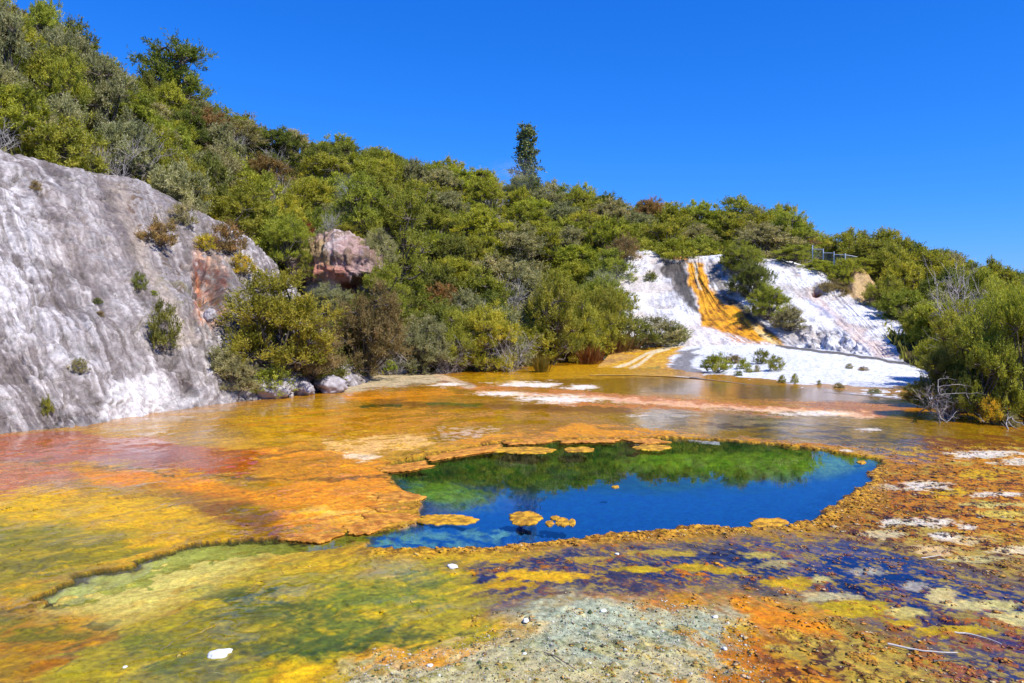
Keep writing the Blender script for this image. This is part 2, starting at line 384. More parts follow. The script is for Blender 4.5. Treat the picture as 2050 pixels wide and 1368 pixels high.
for e in ((1125,799,68,7),(1055,770,55,5),(1166,774,26,4.5),(1010,789,45,4.5),(1330,833,60,3),(1620,828,70,5),(905,770,26,3.5)):
    ell(*e, (248,236,220), 0.5, 1.5, 0.9, 0.25)
patch([(860,745),(700,752),(640,775),(690,786),(820,772),(890,765)], (196,178,164), 8, 18, w=0.4)
fil0 = 0.30 * stA + 0.5 * stB + 0.5 * stC + 0.35 * nC + 0.5 * nF + 0.4 * nH
# right half: brown crust, tan pools, dark webs
patch([(1760,905),(2600,850),(2600,1060),(1960,1060),(1740,1010),(1690,1000),(1745,955)], (196,128,52), 14, 40, 0.85, w=0.35, brk=-0.25)
patch([(1800,880),(2600,820),(2600,930),(2050,905),(1850,915)], (112,66,20), 10, 40, 0.9, w=0.55, brk=-0.2)
patch([(1740,960),(1900,950),(2600,960),(2600,1250),(2000,1150),(1760,1080),(1650,1055)], (172,96,40), 14, 50, 0.8, w=0.35, brk=0.02, nz=0.6 * nC + 0.6 * nF + 0.3 * nH)
patch([(1640,1045),(1700,1000),(1760,950),(1860,960),(1840,1040),(1740,1090),(1640,1085)], (186,112,26), 14, 40, 0.85, w=0.2, brk=-0.25, nz=fil0)
webs([(1640,1050),(1700,1000),(1760,940),(1900,930),(1900,1060),(1740,1090)], (60, 34, 14), 0.10, fil0, 0.85, 0.2)
patch([(1300,820),(1500,825),(1620,850),(1500,862),(1280,860)], (150,138,122), 10, 30, 0.75, w=0.97)
patch([(1450,835),(1720,850),(1860,880),(1860,925),(1760,915),(1560,880)], (112,100,104), 10, 40, 0.85, w=0.95, brk=-0.05)
patch([(870,1105),(1300,1092),(1640,1075),(1810,1100),(2100,1170),(2600,1210),(2600,1600),(2000,1345),(1860,1260),(1700,1185),(1480,1180),(1200,1215),(850,1215),(800,1150)], (164,142,84), 16, 50, 0.8, w=0.3)
NAVY = (14, 20, 64)
fil = 0.30 * stA + 0.55 * stB + 0.5 * stC + 0.35 * nC + 0.4 * nF + 0.35 * nH
DARK = (34, 24, 30)
NZ = [(980,1090),(1300,1088),(1640,1072),(1800,1098),(2050,1165),(2500,1210),(2500,1420),(2050,1345),(1900,1305),(1740,1240),(1620,1195),(1480,1180),(1200,1205),(900,1205),(880,1150)]
patch(NZ, (188,152,52), 20, 60, 0.75, brk=-0.05, nz=0.6 * nA + 0.5 * stB)
webs(NZ, (120, 106, 92), 0.0, nB + 0.6 * stB, 0.5, 0.5)
webs(NZ, (52, 50, 78), -0.30, fil, 0.6, 0.5, edge=0.2)
webs(NZ, NAVY, -0.14, fil, 0.96, 0.97, edge=0.12)
webs(NZ, (10, 10, 22), 0.34, fil, 0.9, 0.5, edge=0.1)
webs(NZ, (186, 112, 26), 0.36, 0.5 * nC - 0.5 * stA + 0.5 * nF + 0.4 * nH, 0.85, 0.2)
webs([(1480,1085),(1700,1085),(1800,1120),(2000,1200),(2300,1290),(2050,1260),(1800,1190),(1600,1150)], NAVY, -0.26, fil, 0.95, 0.97, edge=0.12)
webs([(1000,1130),(1300,1120),(1320,1190),(1050,1215),(920,1190)], (62, 52, 62), 0.0, fil, 0.8, 0.6)
webs([(1860,1310),(2500,1290),(2500,1600),(1950,1500)], (18, 28, 74), -0.15, fil, 0.95, 0.97)
webs([(1290,826),(1560,832),(1720,850),(1850,880),(1800,905),(1600,885),(1400,866)], (58, 50, 56), 0.12, 0.7 * nA + 0.6 * nE + 0.3 * nC, 0.8, 0.9)
patch([(880,890),(1000,868),(1180,850),(1300,856),(1420,872),(1300,880),(1100,880),(960,896)], (220,150,40), 8, 36, 0.85, w=0.3, brk=-0.1, nz=0.6 * nA + 0.6 * nE)
patch([(1480,876),(1640,888),(1740,905),(1660,902),(1500,888)], (196,130,36), 5, 20, 0.8, w=0.3, brk=-0.2)
# tan and yellow clear spots among the dark webs
for cx, cy, rx, ry, c in ((1590,1165,60,10,(190,158,26)),(1700,1217,66,17,(186,160,22)),(1920,1265,60,12,(192,162,28)),(1800,1251,22,6,(192,162,40)),(1885,1190,26,11,(206,188,130)),(1975,1212,90,10,(204,190,132)),(2040,1240,60,14,(200,188,130)),(1815,1228,34,10,(198,182,112)),(1460,1142,34,6,(196,164,40)),(1390,1135,40,7,(180,150,50)),(1520,1112,26,6,(184,166,90)),(1560,1128,30,7,(172,158,110)),(1640,1162,20,8,(190,178,120)),(1745,1145,30,8,(164,158,150)),(1835,1175,30,9,(170,162,150)),(1960,1120,50,7,(200,186,128)),(2010,1030,60,8,(206,182,96)),(1980,1010,60,5,(206,192,120)),(1900,985,40,9,(208,170,60)),(1960,950,40,8,(206,166,60)),(1660,1196,60,8,(180,170,130)),(1330,1108,60,6,(176,150,70)),(1280,1140,40,6,(190,160,40)),(1080,1152,90,9,(220,174,54)),(1010,1170,70,6,(190,150,50)),(1180,1120,50,6,(176,146,70)),(1760,1070,50,8,(206,190,150)),(1870,1100,40,8,(222,190,140)),(1930,1080,50,7,(218,192,150)),(2030,1100,40,8,(220,200,160))):
    ell(cx, cy, rx, ry, c, 0.3, 1.7, 0.9, 0.3)
# pale sinter scabs
for cx, cy, rx, ry in ((1860,1047,56,11),(1785,1047,24,11),(1885,1072,34,7),(1850,972,58,11),(1975,910,90,9),(2040,925,60,8),(1650,968-20,10,4),(1935,1055,20,5),(1770,975,36,8),(1690,903,16,3),(1990,990,60,6),(1550,896,26,3),(1740,860,30,3)):
    ell(cx, cy, rx * 0.8, ry * 0.75, (232,222,204), 0.3, 1.7, 0.85, 0.15)
webs([(1690,960),(1850,930),(2500,930),(2500,1250),(2000,1160),(1780,1100),(1640,1060)], (40, 26, 22), 0.20, nE * 0.35 + nC * 0.4 + nF * 0.6 + nH * 0.6, 0.9, 0.5)
webs([(1480,1272),(1660,1278),(1900,1335),(2100,1375),(2400,1600),(1400,1600)], (52, 32, 30), 0.16, nE * 0.5 + nF * 0.6 + nH * 0.6, 0.88, 0.4)
webs([(1600,1262),(1760,1278),(2050,1330),(2100,1380),(1900,1352),(1640,1300)], (176, 100, 38), 0.14, nC * 0.6 + nA * 0.5 + nF * 0.4 + nH * 0.3, 0.85, 0.35)
# foreground orange, gravel field, green algae
patch([(1440,1200),(1560,1200),(1640,1235),(1715,1262),(1640,1278),(1520,1272),(1465,1235)], (216,134,56), 12, 40, 0.92, w=0.3)
patch([(1180,1190),(1330,1175),(1420,1195),(1440,1230),(1300,1215),(1200,1205)], (196,126,46), 10, 40, 0.85, w=0.35, brk=-0.15)
patch([(1380,1290),(1540,1280),(1600,1330),(1760,1368),(1780,1600),(1400,1600)], (190,116,38), 12, 44, 0.92, w=0.3, brk=-0.25)
webs([(1500,1300),(1700,1310),(1800,1600),(1420,1600)], (58, 34, 30), 0.10, nE * 0.5 + nF * 0.6 + nH * 0.6, 0.85, 0.4)
patch([(180,1262),(330,1215),(480,1140),(620,1105),(860,1110),(930,1160),(980,1215),(900,1292),(730,1320),(660,1368),(600,1600),(80,1600),(120,1368)], (164,146,20), 16, 50, w=0.6)
patch([(560,1110),(760,1112),(1000,1105),(1110,1100),(1000,1130),(800,1135),(600,1150)], (206,166,44), 10, 40, 0.85, w=0.5)
for cx, cy, rx, ry, c in ((480,1190,70,14,(84,92,16)),(560,1232,110,24,(98,106,14)),(640,1290,110,20,(74,92,12)),(520,1310,60,16,(66,88,24)),(360,1330,70,22,(92,108,40)),(700,1255,90,18,(120,122,14)),(300,1290,60,16,(132,128,16)),(820,1265,60,14,(104,104,14)),(760,1200,90,22,(140,140,40)),(850,1160,50,12,(128,126,40)),(430,1350,60,16,(150,134,14)),(470,1275,80,12,(170,148,20))):
    ell(cx, cy, rx * 1.15, ry * 1.15, (c[0] * 0.86, c[1] * 0.92, c[2]), 0.5, 1.8, 0.9, 0.65)
patch([(540,1120),(700,1118),(720,1135),(560,1165),(500,1175)], (196,158,36), 8, 40, 0.7, brk=-0.05)
patch([(-400,1245),(170,1236),(235,1262),(140,1340),(60,1600),(-400,1600)], (160,118,18), 14, 40, w=0.5)
patch([(-200,1250),(130,1245),(160,1270),(20,1290),(-200,1300)], (102,104,16), 10, 40, 0.8, brk=-0.15)
streak([(60,1340),(150,1310),(230,1272)], 3.5, (86,62,12), 0.8, 0.4, 10)
streak([(0,1225),(90,1212),(130,1218)], 4, (92,78,40), 0.7, 0.6, 8)
streak([(170,1250),(215,1255),(235,1246)], 4, (40,44,14), 0.85, 0.6, 6)
patch([(-200,1300),(140,1290),(220,1262),(260,1270),(100,1368),(-200,1400)], (170,112,26), 10, 40, 0.7, brk=-0.1)
patch([(930,1270),(1100,1232),(1200,1205),(1300,1212),(1400,1212),(1480,1262),(1380,1292),(1400,1368),(1400,1600),(600,1600),(690,1345),(760,1308),(900,1298)], (188,180,142), 24, 60, 0.92, w=0.12)
patch([(1080,1240),(1240,1215),(1400,1225),(1440,1260),(1340,1300),(1100,1285)], (172,184,160), 20, 60, 0.7, w=0.1)
webs([(1000,1230),(1440,1215),(1440,1340),(1100,1340)], (62, 84, 70), 0.26, nF * 0.8 + nE * 0.45, 0.7, 0.1)
webs([(700,1300),(1400,1300),(1400,1600),(650,1600)], (126, 112, 40), 0.22, nF * 0.8 + nC * 0.4, 0.7, 0.1)
patch([(700,1300),(860,1288),(960,1300),(880,1325),(740,1325)], (222,150,60), 12, 40, 0.8, w=0.3)
patch([(560,1340),(680,1330),(640,1368),(600,1420),(520,1420)], (216,168,40), 10, 30, 0.8, w=0.3)
# general breakup
ter = (nA * 0.8 + nG + 0.35 * stA) * 3.2; fr_ = ter - np.floor(ter)
q = (np.exp(-((fr_ - 0.93) / 0.045) ** 2) * sstep(850, 930, PY) * sstep(1150, 800, PX) * sstep(-0.3, 0.3, nE + 0.1))[..., None] * 0.6
gcol = gcol * (1 - q) + lin((74, 58, 10)) * q
q = (sstep(0.1, 0.7, nG * 0.9 + nA * 0.5) * sstep(700, 450, PX) * sstep(970, 1040, PY))[..., None] * 0.6
gcol = gcol * (1 - q) + lin((122, 112, 18)) * q
q = sstep(0.0, 0.55, stA * 0.8 + stB * 0.5 + 0.2 * nC)[..., None] * 0.55                 # darker bands along the flow
gcol = gcol * (1 - q) + gcol * np.array([0.62, 0.66, 0.45]) * q
q = sstep(0.10, 0.60, stB * 0.8 - stA * 0.5 + 0.3 * stC + 0.2 * nD)[..., None] * 0.50     # bright crests
gcol = gcol * (1 - q) + (gcol * 0.75 + lin((244, 190, 70)) * 0.40) * q
gcol *= (1 + 0.14 * stA + 0.20 * stB + 0.24 * stC + 0.12 * nC + 0.15 * nF + 0.22 * nH)[..., None]
gcol = np.maximum(gcol, 0.003); lum = gcol @ np.array([0.3, 0.6, 0.1])
gcol = lum[..., None] + (gcol - lum[..., None]) * 1.14
warm = (gcol[..., 0] > gcol[..., 1] * 1.25) & (gcol[..., 0] > 0.12)
gcol[..., 1] = np.where(warm, np.maximum(gcol[..., 1], gcol[..., 0] * 0.20), gcol[..., 1])
gcol[..., 2] = np.where(warm, np.minimum(gcol[..., 2], gcol[..., 1] * 0.55), gcol[..., 2])
gcol = np.clip(gcol, 0.004, 0.9)
wet = np.where((PX < 1100) & (wet > 0.35), np.clip(wet + 0.38 * sstep(-0.1, 0.5, nA + 0.5 * stA + 0.3 * nE), 0, 0.97), wet)
# crust round the pool
inpool = np.minimum(sdp, sdc)
wd = np.clip(0.34 + 0.55 * nA + 0.4 * nG + 0.45 * sstep(1450, 1750, PX) * sstep(930, 960, PY) + 0.25 * sstep(1040, 1080, PY), 0.04, 1.3) * (0.55 + 0.45 * sstep(900, 1000, PY))
crust = sstep(wd, wd * 0.25, sdp + 0.16 * nC + 0.08 * nF) * (sdp > -0.2)
crust *= sstep(700, 900, PX) + 0.4 * (PX < 800)
crust = np.clip(crust, 0, 1)
mixn = sstep(-0.4, 0.5, 0.5 * nC + 0.6 * nF + 0.7 * nH)[..., None]
ccol = lin((112, 70, 16)) * (1 - mixn) + lin((232, 172, 48)) * mixn
blend(crust * 0.9, ccol, 0.1)
wet = np.where(crust > 0.5, np.minimum(wet, 0.2), wet)
# relief
z = 0.010 * nE + 0.006 * nC + 0.02 * nG
z += 0.02 * sstep(0.0, 0.5, nC) * (1 - wet)
z = z * (0.15 + 0.85 * sstep(0.98, 0.55, wet))
z += crust * (0.004 + 0.010 * np.maximum(nC, 0) + 0.010 * nF + 0.012 * nH) * sstep(880, 980, PY)
z += 0.014 * (np.floor(ter) + sstep(0.75, 1.0, ter - np.floor(ter))) * sstep(800, 930, PY) * sstep(1300, 800, PX)
z += 0.006 * nF * sstep(0.8, 0.3, wet)
z *= sstep(80, 40, GY) 
WATER = -0.03
z = np.maximum(z, WATER + 0.012 + 0.006 * nH)
# the pool basin: shelves and a deep middle
depth = 0.03 + 0.16 * sstep(0.0, 0.7, -sdp) + 0.10 * sstep(0.5, 2.0, -sdp)
shelf = np.zeros(GX.shape)
for cx, cy, rx, ry in ((1600,918,130,18),(1480,908,150,16),(1340,906,100,14),(880,975,90,26),(790,1074,90,24),(900,1066,90,20),(985,1052,80,14)):
    shelf = np.maximum(shelf, sstep(1.6, 0.3, np.hypot((PX - cx) / rx, (PY - cy) / ry) + 0.4 * nE + 0.4 * nC))
depth = depth * (1 - 0.66 * shelf) + 0.012 * nE + 0.008 * nC
pin = sstep(0.03, -0.03, sdp)
z = z * (1 - pin) + (WATER - np.maximum(depth, 0.02)) * pin
dU = line_d(wx + 0.30 * nA + 0.10 * stA + 0.08 * nC, wy + 0.22 * nB + 0.10 * stB, [tuple(p) for p in to_world(CHAN[:8])])
lowb = sstep(0.15, 0.6, dU)
cin = np.where(dU < 0.30, sstep(0.02, -0.02, sdc), sstep(0.35, -0.45, sdc + 0.35 * stB + 0.25 * nC)) * (1 - pin)
z = np.where((dU < 0.5) & (sdc > -0.05), np.minimum(z, 0.002 + 0.5 * sstep(0.2, 0.5, dU) * np.maximum(z, 0)), z)
zc = WATER - 0.020 + 0.050 * sstep(0.10, 1.15, dU) + 0.012 * nE + 0.010 * nC + 0.008 * stC
z = z * (1 - cin) + np.minimum(z, zc) * cin
dn = PY + 14 * nA + 8 * nC                                             # green algae shelf at back; water and mirrored-sky blue painted on floor in front
gb = sstep(968, 930, dn + (PX - 1250) * 0.03)[..., None]
emer = lin((22, 54, 8)) * (1 - sstep(-0.4, 0.5, nE + 0.6 * nC))[..., None] + lin((44, 86, 12)) * sstep(-0.4, 0.5, nE + 0.6 * nC)[..., None]
fl = lin((4, 74, 150)) * (1 - gb) + emer * gb
shc = sstep(0.0, 1.0, shelf) * 0.9; ss = shc[..., None]
gl = lin((118, 150, 30)) * (0.7 + 0.6 * sstep(-0.4, 0.5, nC + nF * 0.6))[..., None]
tealm = (sstep(1015, 1035, PY) * (PX < 1120))[..., None]
gl = gl * (1 - tealm) + lin((120, 166, 138)) * tealm
ss = ss * (1 - tealm * (1 - 0.85 * sstep(-0.40, 0.35, nC + 0.5 * nF + 0.4 * nE)[..., None]))
fl = fl * (1 - ss) + gl * ss
gcol = gcol * (1 - pin[..., None]) + fl * pin[..., None]
cf = lin((206, 190, 96)) * (1 - sstep(330, 760, PX))[..., None] + lin((142, 128, 20)) * sstep(330, 760, PX)[..., None]
cf = cf * (1 + 0.22 * nC + 0.25 * stB + 0.2 * stC)[..., None]
bro = (sstep(0.12, 0.3, nC + 0.4 * nE) * sstep(450, 700, PX))[..., None]
cf = cf * (1 - bro) + lin((96, 70, 16)) * bro
cm_ = (cin * 0.92 * (0.55 + 0.45 * sstep(-0.4, 0.3, stB + nC + 0.5)))[..., None]; gcol = gcol * (1 - cm_) + cf * cm_
# ledge shade and dark algae, both painted into the basin and channel edge colour
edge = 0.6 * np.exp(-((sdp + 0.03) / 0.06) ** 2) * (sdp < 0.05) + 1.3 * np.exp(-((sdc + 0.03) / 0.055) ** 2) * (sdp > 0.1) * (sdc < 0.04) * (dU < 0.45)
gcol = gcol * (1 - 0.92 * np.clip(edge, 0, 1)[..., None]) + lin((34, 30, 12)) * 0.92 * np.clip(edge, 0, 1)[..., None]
wet = np.where((pin > 0.5) | (cin > 0.5), 0.1, wet)
V = np.stack([GX, GY, z], -1)
nr, nc_ = GX.shape
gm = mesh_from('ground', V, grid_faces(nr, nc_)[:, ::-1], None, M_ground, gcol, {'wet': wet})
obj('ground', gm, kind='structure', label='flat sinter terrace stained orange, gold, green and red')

# water of the hot pool
m, nt, out = new_mat('pool_water'); N, L = nt.nodes, nt.links
geo = N.new('ShaderNodeNewGeometry')
nw = noise(nt, geo.outputs['Position'], 3.0, 3); bp = N.new('ShaderNodeBump'); bp.inputs['Strength'].default_value = 0.02; bp.inputs['Distance'].default_value = 0.02
L.new(nw.outputs[0], bp.inputs['Height'])
fr = N.new('ShaderNodeFresnel'); fr.inputs[0].default_value = 1.33; L.new(bp.outputs[0], fr.inputs[1])
tr = N.new('ShaderNodeBsdfTransparent'); tr.inputs[0].default_value = (0.80, 0.93, 0.90, 1)
gl_ = N.new('ShaderNodeBsdfGlossy'); gl_.inputs['Roughness'].default_value = 0.012; L.new(bp.outputs[0], gl_.inputs['Normal'])
mx = N.new('ShaderNodeMixShader'); L.new(math_n(nt, 'MINIMUM', math_n(nt, 'MULTIPLY', fr.outputs[0], 1.35), 1.0), mx.inputs[0]); L.new(tr.outputs[0], mx.inputs[1]); L.new(gl_.outputs[0], mx.inputs[2]); L.new(mx.outputs[0], out.inputs[0])
M_water = m
wp = np.concatenate([to_world(POOL), to_world(CHAN)]); lo, hi = wp.min(0) - 0.4, wp.max(0) + 0.4
wv = [(lo[0], lo[1], WATER), (hi[0], lo[1], WATER), (hi[0], hi[1], WATER), (lo[0], hi[1], WATER)]
obj('pool_water', mesh_from('pool_water', wv, [(0, 1, 2, 3)], None, M_water, smooth=False), kind='structure', label='deep blue water of the hot pool')

# ------------------------------------------------------------------ rock: the grey cliff, pink outcrop, white slide and apron
def surf_paint(G):
    px, py = proj(G); return px, py
def blend2(c, m, rgb):
    cc = lin(rgb) if isinstance(rgb, tuple) else rgb
    return c * (1 - m[..., None]) + cc * m[..., None]
def pmask(px, py, poly, soft, wa, G, s=0):
    w1 = fbm3(G, 0.9, 3, 40 + s) * wa; w2 = fbm3(G, 0.9, 3, 60 + s) * wa
    return sstep(soft, -soft, poly_sd(px + w1, py + w2, poly))

def cliff_section(tp, bs, bulge=1.7):
    pts = []
    for v in np.linspace(0, 1, 7):
        px = bs[0] + (tp[0] - bs[0]) * v; py = bs[1] + (tp[1] - bs[1]) * v
        pts.append((px, py, bs[2] + (tp[2] - bs[2]) * v ** bulge))
    return [(bs[0] + 4, bs[1] + 25, bs[2] + 0.1)] + pts + [(tp[0] - 20, tp[1] - 0, tp[2] + 3.0), (tp[0] - 40, tp[1] + 40, tp[2] + 6)]
CL = [((-1100,-150,21),(-500,950,14.6)),((-450,150,25),(0,870,19.2)),((-150,258,27.5),(160,852,20.7)),((0,302,29),(290,832,22.7)),((215,358,32.5),(420,812,25)),((400,425,36),(540,797,27.2)),((500,488,37.5),(620,790,28.3)),((565,545,38.5),(690,776,30.8)),((625,640,39),(730,764,33.5))]
NU, NV = 640, 430
G = loft([cliff_section(a, b) for a, b in CL], NU, NV)
U = np.linspace(0, 1, NU)[:, None] * np.ones((1, NV)); Vv = np.ones((NU, 1)) * np.linspace(0, 1, NV)[None, :]
n = normals(G); n *= np.sign((n * (np.array([3, -2, 1.0]))).sum(-1, keepdims=True).mean())
# arc metres along the base for flow-lines
ub = U * 34.0
col_ = fbm(ub * 0.8 + 1.6 * fbm(ub * 0.3, Vv * 4, 2, 70), Vv * 5.0, 4, 71)      # columns running down the fall line
fine = 0.7 * fbm(ub * 3.4 + 0.8 * fbm(ub, Vv * 9, 2, 69), Vv * 24.0, 5, 72, 0.6) + 0.4 * fbm(ub * 5.0, Vv * 7.0, 3, 68)
lump = fbm3(G, 0.55, 4, 73); knob = fbm3(G, 2.2, 4, 74); knob2 = fbm3(G, 6.0, 2, 75)
disp = 0.22 * lump + 0.10 * col_ + 0.05 * fine + 0.045 * knob + 0.03 * knob2
crack = 1 - np.abs(fbm3(G, 0.55, 4, 66)) * 2.2; crack2 = 1 - np.abs(fbm3(G, 1.5, 3, 65)) * 2.2
bil = np.abs(fbm3(G, 0.85, 3, 64)); pxa, pya = proj(G)
leftm = sstep(330, 60, pxa + 0.4 * (pya - 400))
disp += 0.20 * (bil - 0.3) * (0.15 + 0.85 * leftm) - 0.10 * sstep(0.86, 0.97, crack) - 0.05 * sstep(0.88, 0.97, crack2)
# terraced ledges of flowstone
led = (Vv * 9 + 1.3 * fbm(ub * 0.35, Vv * 2, 3, 76)) % 1.0
disp += 0.12 * sstep(0, 0.75, led) * sstep(1, 0.8, led) * sstep(0.0, 0.6, fbm(ub * 0.22, Vv * 3, 2, 77) + 0.25)
fade = sstep(0.0, 0.08, Vv) * sstep(1, 0.9, Vv)
px, py = proj(G)
G1 = G + n * (disp * fade)[..., None]
# the pink hollow
hol = np.exp(-(((px - 418 + 8 * knob) / 26) ** 2 + ((py - 575 + 14 * lump) / 52) ** 2) ** 2); fine = fine * (1 - sstep(0.02, 0.3, hol))
G1 -= n * (0.8 * hol * (0.9 + 0.5 * knob + 0.3 * knob2))[..., None]
px, py = proj(G1); kk = fbm3(G1, 2.6, 4, 78)
c = np.ones(G.shape) * lin((156, 149, 150))
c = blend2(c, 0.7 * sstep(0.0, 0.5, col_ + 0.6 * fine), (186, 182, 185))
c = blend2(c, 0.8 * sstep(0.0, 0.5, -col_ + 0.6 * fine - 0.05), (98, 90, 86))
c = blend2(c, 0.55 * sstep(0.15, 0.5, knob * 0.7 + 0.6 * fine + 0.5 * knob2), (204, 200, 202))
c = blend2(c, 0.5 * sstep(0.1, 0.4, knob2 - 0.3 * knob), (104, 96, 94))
c = blend2(c, 0.5 * pmask(px, py, [(-600,560),(0,540),(140,640),(300,820),(220,850),(100,700),(-600,900)], 30, 60, G, 1) * sstep(-0.45, 0.15, fine + col_ * 0.5), (232, 230, 238))
c = blend2(c, 0.5 * pmask(px, py, [(-600,280),(0,330),(90,400),(90,520),(40,640),(-600,600)], 20, 50, G, 2) * sstep(-0.4, 0.1, fine + knob), (226, 224, 230))
c = blend2(c, 0.8 * pmask(px, py, [(-600,740),(60,760),(110,820),(190,850),(150,880),(-600,960)], 16, 40, G, 3) * sstep(-0.5, 0.2, -fine), (112, 104, 104))
c = blend2(c, 0.6 * pmask(px, py, [(60,380),(230,380),(320,560),(200,560),(90,560)], 26, 50, G, 4) * sstep(-0.3, 0.2, knob2 + knob), (142, 130, 126))
c = blend2(c, 0.7 * pmask(px, py, [(205,360),(250,372),(345,590),(400,690),(360,700),(290,560)], 10, 14, G, 5), (176, 162, 150))
dk = sstep(0.05, 0.4, knob2 * 0.9 + fine * 0.5)
c = blend2(c, 0.9 * pmask(px, py, [(225,360),(265,372),(330,500),(390,600),(350,590),(290,480)], 14, 24, G, 6) * sstep(-0.1, 0.25, knob2 + 0.4 * knob), (96, 74, 52))
c = blend2(c, 0.7 * pmask(px, py, [(265,370),(400,425),(440,470),(380,500),(320,450)], 20, 24, G, 7) * sstep(0.05, 0.35, knob2 + 0.4 * knob), (110, 92, 70))
c = blend2(c, 0.75 * pmask(px, py, [(330,560),(400,600),(480,560),(560,600),(480,640),(380,640)], 20, 30, G, 8) * sstep(0.0, 0.3, knob + knob2 * 0.6), (110, 106, 40))
c = blend2(c, 0.8 * pmask(px, py, [(385,510),(450,515),(456,600),(440,660),(400,660),(383,590)], 14, 26, G1, 9) * sstep(-0.5, 0.1, kk + knob2), (206, 160, 130))
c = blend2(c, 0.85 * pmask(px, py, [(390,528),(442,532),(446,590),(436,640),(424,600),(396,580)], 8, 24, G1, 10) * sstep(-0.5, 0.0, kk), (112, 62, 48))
c = blend2(c, 0.85 * pmask(px, py, [(398,590),(422,600),(424,650),(404,652)], 6, 22, G1, 16) * sstep(-0.2, 0.2, kk), (222, 184, 170))
c = blend2(c, 0.7 * pmask(px, py, [(384,540),(396,545),(404,650),(396,650)], 4, 10, G, 17), (186, 104, 52))
c = blend2(c, 0.8 * pmask(px, py, [(400,470),(480,480),(560,540),(520,560),(440,510)], 16, 24, G, 11) * sstep(-0.1, 0.3, knob), (196, 190, 188))
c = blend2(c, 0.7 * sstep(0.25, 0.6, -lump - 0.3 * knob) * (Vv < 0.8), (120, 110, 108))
drip_ = 0.7 * fbm(ub * 1.3 + 0.35 * knob, Vv * 1.3, 4, 63) + 0.5 * fbm(ub * 4.2 + 0.25 * knob, Vv * 2.2, 3, 62)
c = blend2(c, 0.70 * sstep(0.0, 0.45, drip_ + 0.25 * fine), (104, 95, 91))
c = blend2(c, 0.50 * sstep(0.12, 0.5, -drip_ + 0.3 * fine), (206, 202, 203))
c = blend2(c, 0.75 * pmask(px, py, [(200,842),(240,760),(300,740),(345,800),(420,812),(300,838)], 14, 26, G, 18) * sstep(-0.5, 0.2, fine + 0.3), (228, 226, 230))
c = blend2(c, 0.6 * sstep(0.92, 0.985, crack) * sstep(-0.3, 0.1, knob), (66, 58, 54))
c = blend2(c, 0.55 * sstep(0.90, 0.98, crack2) * sstep(-0.1, 0.3, lump + 0.2), (80, 72, 66))
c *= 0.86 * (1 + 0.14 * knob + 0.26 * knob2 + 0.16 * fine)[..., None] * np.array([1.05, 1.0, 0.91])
wc = np.clip(0.15 + 0.4 * sstep(-0.2, 0.4, -col_), 0, 1)
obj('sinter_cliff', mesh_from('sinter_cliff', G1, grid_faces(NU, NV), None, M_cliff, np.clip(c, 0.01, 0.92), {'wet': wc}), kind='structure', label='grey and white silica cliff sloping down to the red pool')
CLIFF = G1

# pink outcrop with its overhang
secs = []
for px_, top, dd in ((585,500,1.6),(612,478,0.8),(650,468,0.2),(700,470,0),(745,488,0.5),(775,520,1.6)):
    secs.append([(px_, 712, 38.2 + dd), (px_, 660, 39.3 + dd), (px_, 610, 40.3 + dd), (px_, 574, 41.2 + dd), (px_, 562, 40.9 + dd), (px_, 553, 39.1 + dd), (px_, 530, 38.9 + dd), (px_, (530 + top) / 2, 39.2 + dd), (px_, top + 8, 40.2 + dd), (px_, top, 41.5 + dd), (px_, top + 12, 44 + dd)])
NU, NV = 150, 170
G = loft(secs, NU, NV); n = normals(G); n *= -np.sign(n[..., 1].mean())
lump = fbm3(G, 0.8, 4, 80); knob = fbm3(G, 3.0, 4, 81)
ubx = np.linspace(0, 5, NU)[:, None] * np.ones((1, NV)); vv = np.ones((NU, 1)) * np.linspace(0, 1, NV)[None]
drip = fbm(ubx * 3.5, vv * 1.5, 3, 82)
G = G + n * (0.35 * lump + 0.16 * knob + 0.12 * drip)[..., None]
px, py = proj(G)
G[..., 2] -= 0.28 * np.exp(-((py - 556) / 8.0) ** 2) * np.maximum(drip + 0.1, 0)
c = np.ones(G.shape) * lin((196, 160, 148))
c = blend2(c, sstep(-0.1, 0.4, knob + lump * 0.5), (206, 186, 178))
c = blend2(c, 0.8 * pmask(px, py, [(600,490),(660,470),(670,520),(620,545),(600,530)], 14, 16, G, 1), (186, 160, 96))
c = blend2(c, 0.9 * pmask(px, py, [(605,525),(690,535),(700,560),(620,566),(600,550)], 12, 14, G, 2), (214, 140, 110))
c = blend2(c, 0.7 * pmask(px, py, [(690,470),(770,490),(770,600),(720,540)], 16, 14, G, 3) * sstep(-0.2, 0.3, drip + knob), (150, 132, 128))
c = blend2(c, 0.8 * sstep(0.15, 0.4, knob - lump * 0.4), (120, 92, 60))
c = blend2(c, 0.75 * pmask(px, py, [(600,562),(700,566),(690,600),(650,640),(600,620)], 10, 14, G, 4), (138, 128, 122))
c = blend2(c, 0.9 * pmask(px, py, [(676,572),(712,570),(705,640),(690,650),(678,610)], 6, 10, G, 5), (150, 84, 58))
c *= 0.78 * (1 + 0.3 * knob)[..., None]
obj('pink_outcrop', mesh_from('pink_outcrop', G, grid_faces(NU, NV), None, M_cliff, np.clip(c, 0.01, 0.9), {'wet': np.full(px.shape, 0.05)}), kind='structure', label='pink and grey rock outcrop overhanging a dark hollow')

